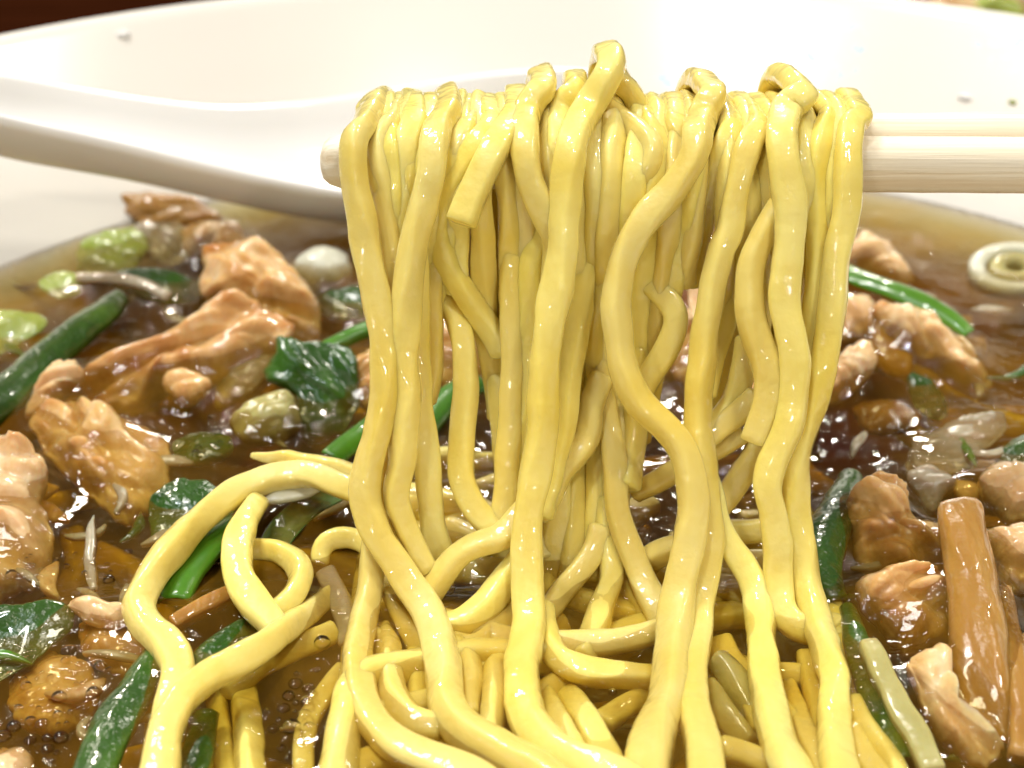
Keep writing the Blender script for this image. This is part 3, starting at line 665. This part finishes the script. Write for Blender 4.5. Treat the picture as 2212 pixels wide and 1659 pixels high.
strip('green_onion', 'V -60 905 20 840 90 775 160 715 225 665 255 640', [92, 96, 96, 88, 66], [1.5, 2.2, 2.6, 2.2], 'wide dark green onion tube split open beside the bowl wall', 'green onion', M_green, t=5.0, kind='crescent', n=20, wob=.10, taper=(1, .8), mat2=M_lining)
lump('green_onion', 'V -50 690 30 675 95 690 85 715 40 740 -50 790', 'yellow green onion piece behind the wide dark tube', 'green onion', M_yellowg, h=1.3, e=1.2, fold=.75, ffreq=.11, under=.5, flat=.5)
lump('green_onion', 'V 85 612 110 592 145 588 175 605 165 635 120 640', 'small yellow green scrap near the bowl wall', 'green onion', M_yellowg, h=1.3, e=1.5, fold=.75, ffreq=.11, under=.5, flat=.5)
lump('green_onion', 'J 1745 765 1900 800 2050 800 2165 830 2205 960 2210 1150 2140 1320 2000 1400 1870 1360 1850 1150 1790 1085 1660 1010 1715 870', 'dark green onion leaf folded into a tent by the noodles', 'green onion', M_green, h=2.4, e=2.4, tilt=40, fold=1.7, ffreq=.12, under=.5, flat=.6, rag=1.3)
strip('green_onion', 'V 690 762 740 735 800 708 850 690', [30, 34, 34], [3.5, 4, 4], 'slim bright green onion stalk reaching behind the noodles', 'green onion', M_greenb, t=1.5)
strip('green_onion', 'V 720 985 770 940 830 895 900 850', [58, 62, 60], [1.5, 2.0, 2.0], 'bright green onion strip beneath the hanging noodles', 'green onion', M_greenb, t=1.5, kind='crescent', n=20)
strip('green_onion', 'V 900 960 930 900 980 850 1030 820', [60, 70, 70], [1, 1.5, 2.0], 'green onion seen through the gap between hanging noodles', 'green onion', M_greenb, t=2.5, kind='crescent', n=20)
lump('leek_piece', 'J 1455 1260 1590 1160 1780 1105 1840 1180 1850 1290 1770 1370 1610 1400 1500 1380', 'pale yellow leek chunk beside the folded dark leaf', 'leek', M_pale, h=3.2, e=1.2, tilt=28, fold=.4, ffreq=.3)
lump('bean_sprout', 'V 632 585 655 555 700 540 745 555 757 585 735 612 690 622 650 608', 'smooth white oval sprout head next to the spoon', 'bean sprout', M_white, h=4.0, e=1.5, tilt=30, fold=.15, ffreq=.1)
lump('green_onion', 'V 690 640 760 620 810 640 800 680 730 690 690 670', 'dark green scrap below the white sprout head', 'green onion', M_green, h=1.3, e=1.0, fold=.75, ffreq=.11, under=.5, flat=.5)
lump('green_onion', 'V 375 960 420 935 490 945 495 985 430 1005 385 990', 'dark green scrap sunk beside the rumpled pork', 'green onion', M_green, h=1.3, e=.2, fold=.75, ffreq=.11, under=.5, flat=.5)
lump('green_onion', 'V 335 1070 380 1040 450 1045 470 1075 430 1110 380 1170 335 1170 325 1110', 'dark green onion flap under the top of the wide noodle loop', 'green onion', M_green, h=1.3, e=.8, tilt=18, fold=.75, ffreq=.11, under=.5, flat=.5)
strip('green_onion', 'V 372 1292 385 1250 420 1200 465 1155 510 1125', [78, 94, 96, 84], [1.0, 1.6, 1.8, 1.6], 'glossy green onion tube lying inside the wide noodle loop', 'green onion', M_greenb, t=2.6, kind='crescent', n=20, wob=.10, mat2=M_lining)
strip('green_onion', 'V 590 1190 620 1140 670 1095 730 1065', [64, 70, 60], [.8, 1.2, 1.5], 'dark onion leaf with pale lining above the noodle hook', 'green onion', M_green, t=2.6, kind='trough', n=20, wob=.10, mat2=M_lining)
strip('leek_piece', 'V 572 1082 610 1070 660 1062 690 1058', [26, 30, 24], [3.2, 3.4, 3.2], 'thin whitish leek lining lying on the dark onion leaf', 'leek', M_white, t=.9, taper=(.4, .4))
strip('bamboo_shoot', 'V 375 1350 420 1322 470 1298 530 1268', [34, 38, 38], [.9, 1.1, 1.2], 'narrow brown braised bamboo strip inside the noodle loop', 'bamboo shoot', M_menma, t=1.6, e=4)
strip('green_onion', 'V 400 1470 450 1420 510 1375 570 1340', [70, 80, 70], [.5, .7, .7], 'dark green onion strip in the broth behind the noodle bar', 'green onion', M_green, t=1.8, kind='crescent', n=20, wob=.10, mat2=M_lining)
lump('green_onion', 'V -50 1345 50 1320 110 1305 145 1320 150 1355 110 1395 50 1440 -50 1480', 'dark green onion leaf lying flat beside the thin pale pork', 'green onion', M_green, h=1.3, e=.6, tilt=14, fold=.75, ffreq=.11, under=.5, flat=.5)
strip('green_onion', 'V 335 1410 300 1470 255 1540 215 1620 190 1700', [70, 98, 108, 96], [.9, .8, .6, .3], 'long dark green onion leaf outside the wide noodle loop', 'green onion', M_green, t=2.4, kind='crescent', n=20, wob=.10, mat2=M_lining)
strip('green_onion', 'V 440 1540 430 1600 415 1660 400 1720', [66, 76, 76], [.1, .2, .3], 'dark green onion piece under rippled broth', 'green onion', M_green, t=1.6, kind='crescent', n=20, wob=.10, mat2=M_lining)
strip('bean_sprout', 'V 202 1118 196 1170 194 1225 205 1270', [14, 26, 24], [.1, -.4, -.8], 'thin translucent bean sprout stalk pointing up from the broth', 'bean sprout', M_grey, t=1.0, taper=(.3, .6))
lump('onion_slice', 'V 180 545 215 515 280 508 300 540 270 575 215 595 185 580', 'translucent yellowish onion slice by the bowl wall', 'onion', M_yellowg, h=1.2, e=.8, tilt=24, fold=.5, grow=1.3, rag=1.6)
lump('onion_slice', 'V 285 510 330 490 385 495 410 525 380 560 320 545', 'grey translucent onion slice near the spoon', 'onion', M_grey, h=1.2, e=1.2, tilt=24, fold=.8, grow=1.3, rag=1.6)
lump('green_onion', 'V 245 605 320 590 400 600 440 630 380 655 290 640', 'blackish onion shred by the plump pork slice', 'green onion', M_green, h=1.3, e=.6, fold=.75, ffreq=.11, under=.5, flat=.5)
strip('onion_slice', 'V 170 600 230 600 300 610 360 640', [20, 26, 24], [1.4, 1.8, 1.4], 'pale curled onion rim beside the yellowish slice', 'onion', M_grey, t=1.0)
lump('leek_piece', 'V 480 815 540 770 585 755 580 800 530 850 470 880', 'pale translucent leek edge beneath the long twisted pork', 'leek', M_grey, h=1.6, e=.8, fold=.5)
# --- seen through and behind the bundle
lump('pork_slice', 'V 940 690 1000 660 1060 690 1050 780 1000 830 940 810', 'pale pork seen through the narrow gap between noodles', 'pork slice', M_porkpale, h=3.0, e=2.0, tilt=30, fold=.9)
lump('pork_slice', 'V 760 790 800 760 850 780 850 850 800 880 765 850', 'pork lump between the folded leaf and the noodles', 'pork slice', M_pork, h=3.0, e=2.0, tilt=30, fold=.9)
lump('pork_slice', 'V 1470 700 1520 660 1600 680 1640 760 1600 840 1520 860 1460 800', 'brown pork behind the open gap of the curtain', 'pork slice', M_pork, h=3.5, e=1.8, tilt=28, fold=1.2)
strip('pork_slice', 'V 1500 560 1505 600 1498 640 1512 690', [22, 36, 30, 40], [9, 8, 6.5, 5], 'pale pork fibre standing up behind the curtain', 'pork slice', M_porkpale, t=1.6, wob=.35, taper=(.3, 1))
lump('pork_slice', 'V 1560 830 1620 810 1680 850 1660 900 1590 900', 'small brown pork bit low behind the curtain', 'pork slice', M_pork, h=2.2, e=.6, tilt=24, fold=.8)
# --- right of the bundle
lump('pork_slice', 'M 330 470 420 420 500 385 600 405 690 490 725 560 780 640 770 700 660 680 520 620 380 590', 'beige pork lump behind the bright green onion strip', 'pork slice', M_porkpale, h=4.0, e=2.4, tilt=28, fold=1.0)
strip('green_onion', 'M 300 570 450 640 600 695 780 760 950 840 1090 930 1180 1010', [52, 52, 52, 48, 38], [4.5, 4.5, 4.2, 3.2, 2], 'bright green onion strip lying across beige pork', 'green onion', M_greenb, t=1.6, kind='crescent', n=20, wob=.10, mat2=M_lining)
lump('pork_slice', 'M 600 860 750 850 900 870 1010 980 1150 1090 1240 1210 1310 1330 1290 1370 1190 1330 1060 1270 930 1190 800 1120 680 1010', 'long beige pork slice below the bright green strip', 'pork slice', M_porkpale, h=3.8, e=2.2, tilt=28, fold=1.3, squash=(.8, 1.2), ang=-38)
lump('pork_slice', 'M 340 800 450 775 540 800 565 900 530 1030 430 1050 340 1020', 'round beige pork knob touching the hanging noodles', 'pork slice', M_porkpale, h=3.2, e=3.0, tilt=30, fold=.5)
lump('pork_slice', 'M 160 1520 230 1350 330 1190 470 1080 560 1130 570 1230 490 1330 330 1440', 'beige pork slice slanting down beside the hanging noodles', 'pork slice', M_porkpale, h=3.4, e=2.2, tilt=30, fold=1.0)
lump('onion_slice', 'M 560 900 700 980 820 1150 780 1280 620 1250 540 1100', 'amber translucent onion between the beige pork slices', 'onion', M_menma, h=2.0, e=1.0, tilt=24, fold=.4)
lump('onion_slice', 'V 1845 885 1890 868 1950 875 1985 905 1950 930 1880 928', 'amber translucent onion lens sunk in dark broth', 'onion', M_menma, h=1.6, e=-.8, tilt=10, fold=.3)
lump('green_onion', 'V 1960 820 2010 830 2045 870 2030 905 1980 880', 'dark green scrap in the broth beside the long beige pork', 'green onion', M_green, h=1.3, e=-.2, fold=.75, ffreq=.11, under=.5, flat=.5)
lump('green_onion', 'V 2150 985 2190 950 2240 940 2250 1000 2210 1020 2170 1015', 'dull green onion flap near the tan pork lump', 'green onion', M_green, h=1.3, e=.2, fold=.75, ffreq=.11, under=.5, flat=.5)
lump('onion_slice', 'V 1990 960 2060 920 2120 905 2150 930 2100 985 2040 1020 1990 1010', 'cloudy translucent onion sheet floating in broth', 'onion', M_grey, h=1.2, e=.2, tilt=12, fold=.5, grow=1.3, rag=1.6)
lump('onion_slice', 'K 600 215 690 175 770 200 830 265 770 310 740 370 690 370 650 300', 'greyish translucent onion above the big bamboo strip', 'onion', M_grey, h=2.0, e=1.2, tilt=20, fold=.7)
def leek_ring():
    c = on_z(2192, 582, -.35)
    root = bpy.data.objects.new('leek_slice', None); col.objects.link(root); root.location = c*MM
    root.rotation_euler = (.22, -.10, .3); root.scale = (1.12, .92, 1)
    tag(root, 'round pale green leek slice floating near the bowl wall', 'leek')
    for nm, r0, r1, m in (('outer_ring', 3.6, 5.6, M_white), ('inner_ring', 1.2, 3.1, M_pale)):
        pr = [(r0, -1.2), (r0, .6), ((r0+r1)/2, 1.1), (r1, .6), (r1, -1.2), (r0, -1.2)]
        V, Fc = lathe([(a, b+c[2]) for a, b in pr], 40, c[0], c[1]); mesh_obj(nm, V, [f[::-1] for f in Fc], m, root, base=c)
leek_ring()
strip('green_onion', 'K 320 215 270 350 215 480 175 620 190 740 240 830', [66, 92, 100, 92, 66], [1.2, 1.8, 1.8, 1.2, .6], 'dark green onion tube with chalky streaks beside the lifted bundle', 'green onion', M_green, t=3.4, kind='crescent', n=20, wob=.10, mat2=M_lining)
lump('pork_slice', 'K 320 320 380 260 450 240 530 255 580 310 600 400 660 440 720 480 740 560 760 650 640 690 480 690 380 660 350 600 320 480', 'wrinkled tan pork slice at the top of a row beside the bamboo strip', 'pork slice', M_pork, h=4.4, e=2.2, tilt=34, fold=1.7, ffreq=.24)
lump('pork_slice', 'K 360 760 430 715 560 690 700 690 780 760 790 900 780 1040 700 1060 600 1090 540 1040 480 960 400 880', 'glossy brown pork slice in the middle of the row beside the bamboo strip', 'pork slice', M_pork, h=4.0, e=1.8, tilt=30, fold=1.6, ffreq=.22)
lump('pork_slice', 'K 600 1130 680 1075 780 1070 805 1180 790 1300 830 1400 900 1480 1000 1540 1075 1570 1040 1640 960 1650 860 1600 760 1500 680 1390 635 1260', 'whitish curled pork edge at the end of the row beside the bamboo strip', 'pork slice', M_porkpale, h=3.0, e=2.4, tilt=24, fold=.95, ffreq=.26, squash=(.9, 1.1), grow=1.0)
lump('bamboo_shoot', 'K 740 380 800 335 880 320 955 340 985 480 1025 650 1050 800 1085 950 1110 1150 1125 1350 1120 1500 1090 1540 1020 1500 930 1440 860 1380 820 1280 800 1150 795 1000 790 800 765 600', 'wide amber braised bamboo strip lying on the pork', 'bamboo shoot', M_menma, h=2.6, e=4.2, tilt=14, fold=.45, ffreq=.16, squash=(1.5, .28), ang=-6, rag=.35, grow=1.0, under=1.2, flat=.6)
strip('bamboo_shoot', 'K 1070 800 1100 1000 1130 1200 1150 1400 1150 1600', [30, 44, 50, 44], [2.0, 1.6, 1.2, .8], 'narrow amber bamboo sliver under the wide strip', 'bamboo shoot', M_menma, t=2.0, e=3.4)
lump('pork_slice', 'K 955 230 1010 180 1090 165 1200 190 1260 300 1200 420 1100 430 1040 370 980 310', 'smooth tan pork lump by the green flap', 'pork slice', M_porkpale, h=3.0, e=2.0, tilt=28, fold=.4)
lump('pork_slice', 'K 970 500 1060 500 1150 470 1260 480 1270 640 1200 760 1080 780 1030 680 1000 600', 'pinkish pork slice touching the side of the wide bamboo strip', 'pork slice', M_porkpale, h=3.4, e=1.8, tilt=26, fold=1.2)
lump('pork_slice', 'K 1130 1050 1220 1020 1260 1150 1250 1400 1190 1500 1150 1300', 'brown pork edge beside the narrow bamboo sliver', 'pork slice', M_pork, h=2.4, e=.8, tilt=20, fold=.8)
strip('green_onion', 'K 300 860 340 1000 380 1150 430 1300 500 1450 570 1600', [40, 66, 66, 60, 50], [1.0, 1.2, 1.2, 1.0, .6], 'dark glossy onion leaf running along the pale leek strip', 'green onion', M_green, t=1.6, kind='crescent', n=20, wob=.10, mat2=M_lining)
strip('leek_piece', 'K 400 1060 450 1160 510 1290 580 1420 650 1530 720 1680', [40, 50, 52, 52, 50], [2.4, 2.2, 1.8, 1.2, .8], 'pale green white leek strip with a cut end beside the curled pork', 'leek', M_pale, t=1.8, e=4.2, capround=.12)

# --- small scraps half sunk between the larger pieces
sr = random.Random(77)
for k in range(64):
    left = k < 40
    u = sr.uniform(-10, 720) if left else sr.uniform(1800, 2220); v = sr.uniform(600, 1640) if left else sr.uniform(620, 1640)
    a = sr.uniform(0, 3.14); L = sr.uniform(25, 75); lev = sr.uniform(-1.7, -.25); kind = sr.random(); bend = sr.uniform(-.6, .6)
    q = [(u+L*t_*math.cos(a+bend*t_), v+.55*L*t_*math.sin(a+bend*t_)) for t_ in (-1, -.4, .3, 1)]
    text = 'V '+' '.join('%.0f %.0f' % p for p in q)
    if kind < .66:
        strip('onion_shred', text, [10, sr.uniform(18, 34), 20, 9], [lev, lev+.4, lev+.2, lev-.3], 'small translucent onion shred half sunk in the broth', 'onion', M_grey, t=.7, group='onion shreds in the broth', wob=.2, taper=(.85, .8), n=10, capround=.1)
    elif kind < .9:
        strip('green_shred', text, [12, sr.uniform(20, 40), 24, 12], [lev, lev+.3, lev+.3, lev], 'small green onion shred half sunk in the broth', 'green onion', M_green if sr.random() < .7 else M_greenb, t=1.2, group='green shreds in the broth', kind='crescent', n=12, wob=.2, taper=(.6, .6))
    else:
        strip('pork_shred', text, [14, sr.uniform(26, 46), 34, 14], [lev, lev+.5, lev+.2, lev-.3], 'small pork shred half sunk in the broth', 'pork', M_pork if sr.random() < .5 else M_porkpale, t=1.1, group='pork shreds in the broth', wob=.4, taper=(.8, .8), n=12)

# ------------------------------------------------------------------ the broth: thick, so it climbs over the pieces lying in it
def sauce_field():
    G = .5; n = int(200/G); Hm = np.zeros((n, n)); x0, y0 = BC[0]-100, BC[1]-100
    for ob in GLAZED+[q for q in bpy.data.objects if q.type == 'MESH' and q.name.split('.')[0] == 'noodle']:
        a = np.empty(len(ob.data.vertices)*3); ob.data.vertices.foreach_get('co', a); a = (a.reshape(-1, 3)+np.array(ob.location))/MM
        if ob.name.startswith('noodle'): a = a[a[:, 2] < ZS+2.2]
        ix = np.clip(((a[:, 0]-x0)/G).round().astype(int), 0, n-1); iy = np.clip(((a[:, 1]-y0)/G).round().astype(int), 0, n-1)
        np.maximum.at(Hm, (ix, iy), np.clip(a[:, 2]-ZS, 0, 5.5))
    for _ in range(2):
        P = np.pad(Hm, 1); Hm = np.max([P[i:i+n, j:j+n] for i in range(3) for j in range(3)], 0)
    k = np.arange(-10, 11)*G; k = np.exp(-.5*(k/1.7)**2); k /= k.sum()
    for ax in (0, 1): Hm = np.apply_along_axis(lambda r: np.convolve(r, k, 'same'), ax, Hm)
    return G, x0, y0, Hm
_G, _X0, _Y0, _HM = sauce_field()
def broth_z(x, y):
    u, v = (x-_X0)/_G, (y-_Y0)/_G; i, j = int(u), int(v); n = _HM.shape[0]
    z = ZS + .28*noise.noise(Vector((x*.09, y*.09, 1.3))) + .22*noise.noise(Vector((x*.26, y*.26, 5.1))) + .07*noise.noise(Vector((x*.8, y*.8, 9.1)))
    if 0 <= i < n-1 and 0 <= j < n-1:
        a, b = u-i, v-j
        z += .78*((_HM[i, j]*(1-a)+_HM[i+1, j]*a)*(1-b)+(_HM[i, j+1]*(1-a)+_HM[i+1, j+1]*a)*b)
    return z
def broth_mesh():
    V, Fc, rows = [], [], []
    rs = list(np.linspace(0, 87.6, 190)); n = 420
    for i, r in enumerate(rs):
        row = []
        for k in range(n):
            a = 2*math.pi*k/n; x, y = BC[0]+r*math.cos(a), BC[1]+r*math.sin(a)
            w = min(1, (87.6-r)/6)
            z = ZS+(broth_z(x, y)-ZS)*w + .9*math.exp(-(88-r)/1.6)
            row.append(len(V)); V.append((x, y, z))
        rows.append(row)
    for (r, z) in ((88.7, ZS+.9), (88.4, ZS), (77.8, 50), (62.8, 37), (42.6, 24.4), (22, 18), (3, 16.6)):
        rows.append(list(range(len(V), len(V)+n)))
        V += [(BC[0]+r*math.cos(2*math.pi*k/n), BC[1]+r*math.sin(2*math.pi*k/n), z) for k in range(n)]
    for a, b in zip(rows[:-1], rows[1:]):
        for k in range(n):
            k2 = (k+1) % n; Fc.append((a[k], b[k], b[k2], a[k2]))
    Fc.append(tuple(rows[0])); Fc.append(tuple(rows[-1]))
    return V, Fc
V, Fc = broth_mesh()
o = mesh_obj('broth', V, Fc, M_broth, base=(BC[0], BC[1], 17))
tag(o, 'thick glossy brown broth filling the white bowl', 'broth', kind='stuff')

# ------------------------------------------------------------------ oil droplets and bubbles on the broth
def droplets():
    V, Fc = [], []
    r_ = random.Random(21); placed = []; occ = set()
    for ob in bpy.data.objects:
        if ob.type != 'MESH' or ob.name.split('.')[0] in ('table', 'noodle_bowl', 'broth'): continue
        a = np.empty(len(ob.data.vertices)*3); ob.data.vertices.foreach_get('co', a); a = (a.reshape(-1, 3)+np.array(ob.location))/MM
        a = a[(a[:, 2] > ZS+.2)]
        for x, y in set(map(tuple, np.round(a[:, :2]/.9).astype(int))): occ.add((x, y))
    areas = [('V 640 1520', 90, 120, 130, (.22, .85)), ('V 120 1560', 170, 130, 120, (.22, .7)), ('V 700 1400', 50, 50, 14, (.3, .9)), ('V 1930 1560', 30, 60, 16, (.4, .9)), ('V 150 1230', 120, 60, 26, (.2, .6)),
             ('V 430 930', 120, 60, 22, (.25, .7)), ('V 2000 960', 120, 50, 18, (.25, .6)), ('V 380 650', 120, 40, 22, (.25, .7)), ('V 1400 1480', 70, 60, 22, (.2, .5)), ('V 700 700', 50, 50, 12, (.3, .6)), ('V 1850 1300', 30, 90, 14, (.2, .5)),
             ('V 560 1480', 60, 50, 16, (.2, .6))]
    for a, du, dv, cnt, (r0, r1) in areas:
        u, v = uv(a)[0]
        for _ in range(cnt):
            p = on_z(u+r_.gauss(0, du*.6), v+r_.gauss(0, dv*.6), 0); r = r0+(r1-r0)*r_.random()**2.2
            if any(math.hypot(p[0]-q[0], p[1]-q[1]) < r+q[2] for q in placed): continue
            if any((round(p[0]/.9)+i_, round(p[1]/.9)+j_) in occ for i_ in (-1, 0, 1) for j_ in (-1, 0, 1)): continue
            placed.append((p[0], p[1], r))
            z0 = broth_z(p[0], p[1])
            hk = r_.choice((1.0, 1.9, 2.1))
            n, rings = 14, [(1.0, -.10), (1.0, .02), (.93, .16*hk), (.75, .30*hk), (.45, .41*hk), (0, .45*hk)]
            rows = []
            for s, h in rings:
                if s == 0: rows.append([len(V)]); V.append((p[0], p[1], z0+h*r)); continue
                rows.append(list(range(len(V), len(V)+n)))
                V += [(p[0]+s*r*math.cos(6.2832*k/n), p[1]+s*r*math.sin(6.2832*k/n), z0+h*r) for k in range(n)]
            for A_, B_ in zip(rows[:-1], rows[1:]):
                for k in range(n):
                    k2 = (k+1) % n
                    Fc.append((A_[k], A_[k2], B_[0]) if len(B_) == 1 else (A_[k], A_[k2], B_[k2], B_[k]))
    o = mesh_obj('oil_droplets', V, Fc, M_film)
    tag(o, 'tiny clear oil droplets and bubbles scattered over the broth', 'oil droplets', kind='stuff')
droplets()

# ------------------------------------------------------------------ small marks on the bowl wall, and the dish beyond it
def blob_on_wall(name, u, v, sx, sz, mat, label, cat):
    p = wall_at(u, v); V, Fc, rows = [], [], []; n = 20
    nrm = np.array([BC[0]-p[0], BC[1]-p[1], 0]); nrm /= np.linalg.norm(nrm); nrm = nrm*.75+np.array([0, 0, .66]); X = np.cross(nrm, [0, 0, 1]); X /= np.linalg.norm(X); Y = np.cross(X, nrm)
    for s, h in ((1, -.2), (1, 0), (.85, .5), (.5, .85), (0, 1)):
        if s == 0: rows.append([len(V)]); V.append(p+nrm*.7); continue
        rows.append(list(range(len(V), len(V)+n)))
        for k in range(n):
            a = 6.2832*k/n; q = 1+.25*noise.noise(Vector((math.cos(a)*1.5, math.sin(a)*1.5, u)))
            V.append(p+X*(sx*s*q*math.cos(a))+Y*(sz*s*q*math.sin(a))+nrm*h*.7)
    for A_, B_ in zip(rows[:-1], rows[1:]):
        for k in range(n):
            k2 = (k+1) % n; Fc.append((A_[k], A_[k2], B_[0]) if len(B_) == 1 else (A_[k], A_[k2], B_[k2], B_[k]))
    tag(mesh_obj(name, V, Fc, mat), label, cat)
blob_on_wall('fat_crumb', 267, 76, 1.1, .7, M_spoon, 'whitish crumb stuck high on the bare inner wall of the bowl', 'crumb')
blob_on_wall('onion_fleck', 2188, 222, .7, .35, M_yellowg, 'tiny green fleck stuck to the bowl wall above the bare chopsticks', 'fleck')
blob_on_wall('broth_drop', 2085, 212, 1.2, .6, M_spoon, 'whitish drop on the bowl wall above the bare chopsticks', 'drop')

def side_dish():
    cx, cy = 172, 540
    m, nt, b = new_mat('red_brown_glaze')
    nt.links.new(ramp(nt, tex_noise(nt, 60, 3), [(.3, (.16, .05, .02)), (.7, (.30, .11, .05))]), b.inputs['Base Color']); b.inputs['Roughness'].default_value = .3
    V, Fc = lathe([(0, 4), (30, 4.5), (46, 9), (56, 16), (57.5, 16.5), (58, 15), (46, 5), (32, 0), (0, 0)], 64, cx, cy)
    d = mesh_obj('saucer', V, [f[::-1] for f in Fc], m, base=(cx, cy, 0)); tag(d, 'reddish brown saucer on the table beyond the bowl', 'saucer')
    r_ = random.Random(4)
    for k in range(9):
        a = r_.uniform(0, 6.28); rr = r_.uniform(0, 34); x, y = cx+rr*math.cos(a), cy+rr*math.sin(a); z = 6+r_.uniform(0, 4)
        P = [(x-8, y, z), (x-2, y+3, z+3), (x+4, y+2, z+3), (x+9, y-2, z)]
        olive = k % 3 == 0
        strand(P, [6, 10, 10, 6], 'blurred olive pickle in the reddish saucer' if olive else 'blurred pale pink pickle in the reddish saucer', 'pickles in the saucer', M_yellowg if olive else M_porkpale, 'pickle', 'pickle', step=1.5)
side_dish()
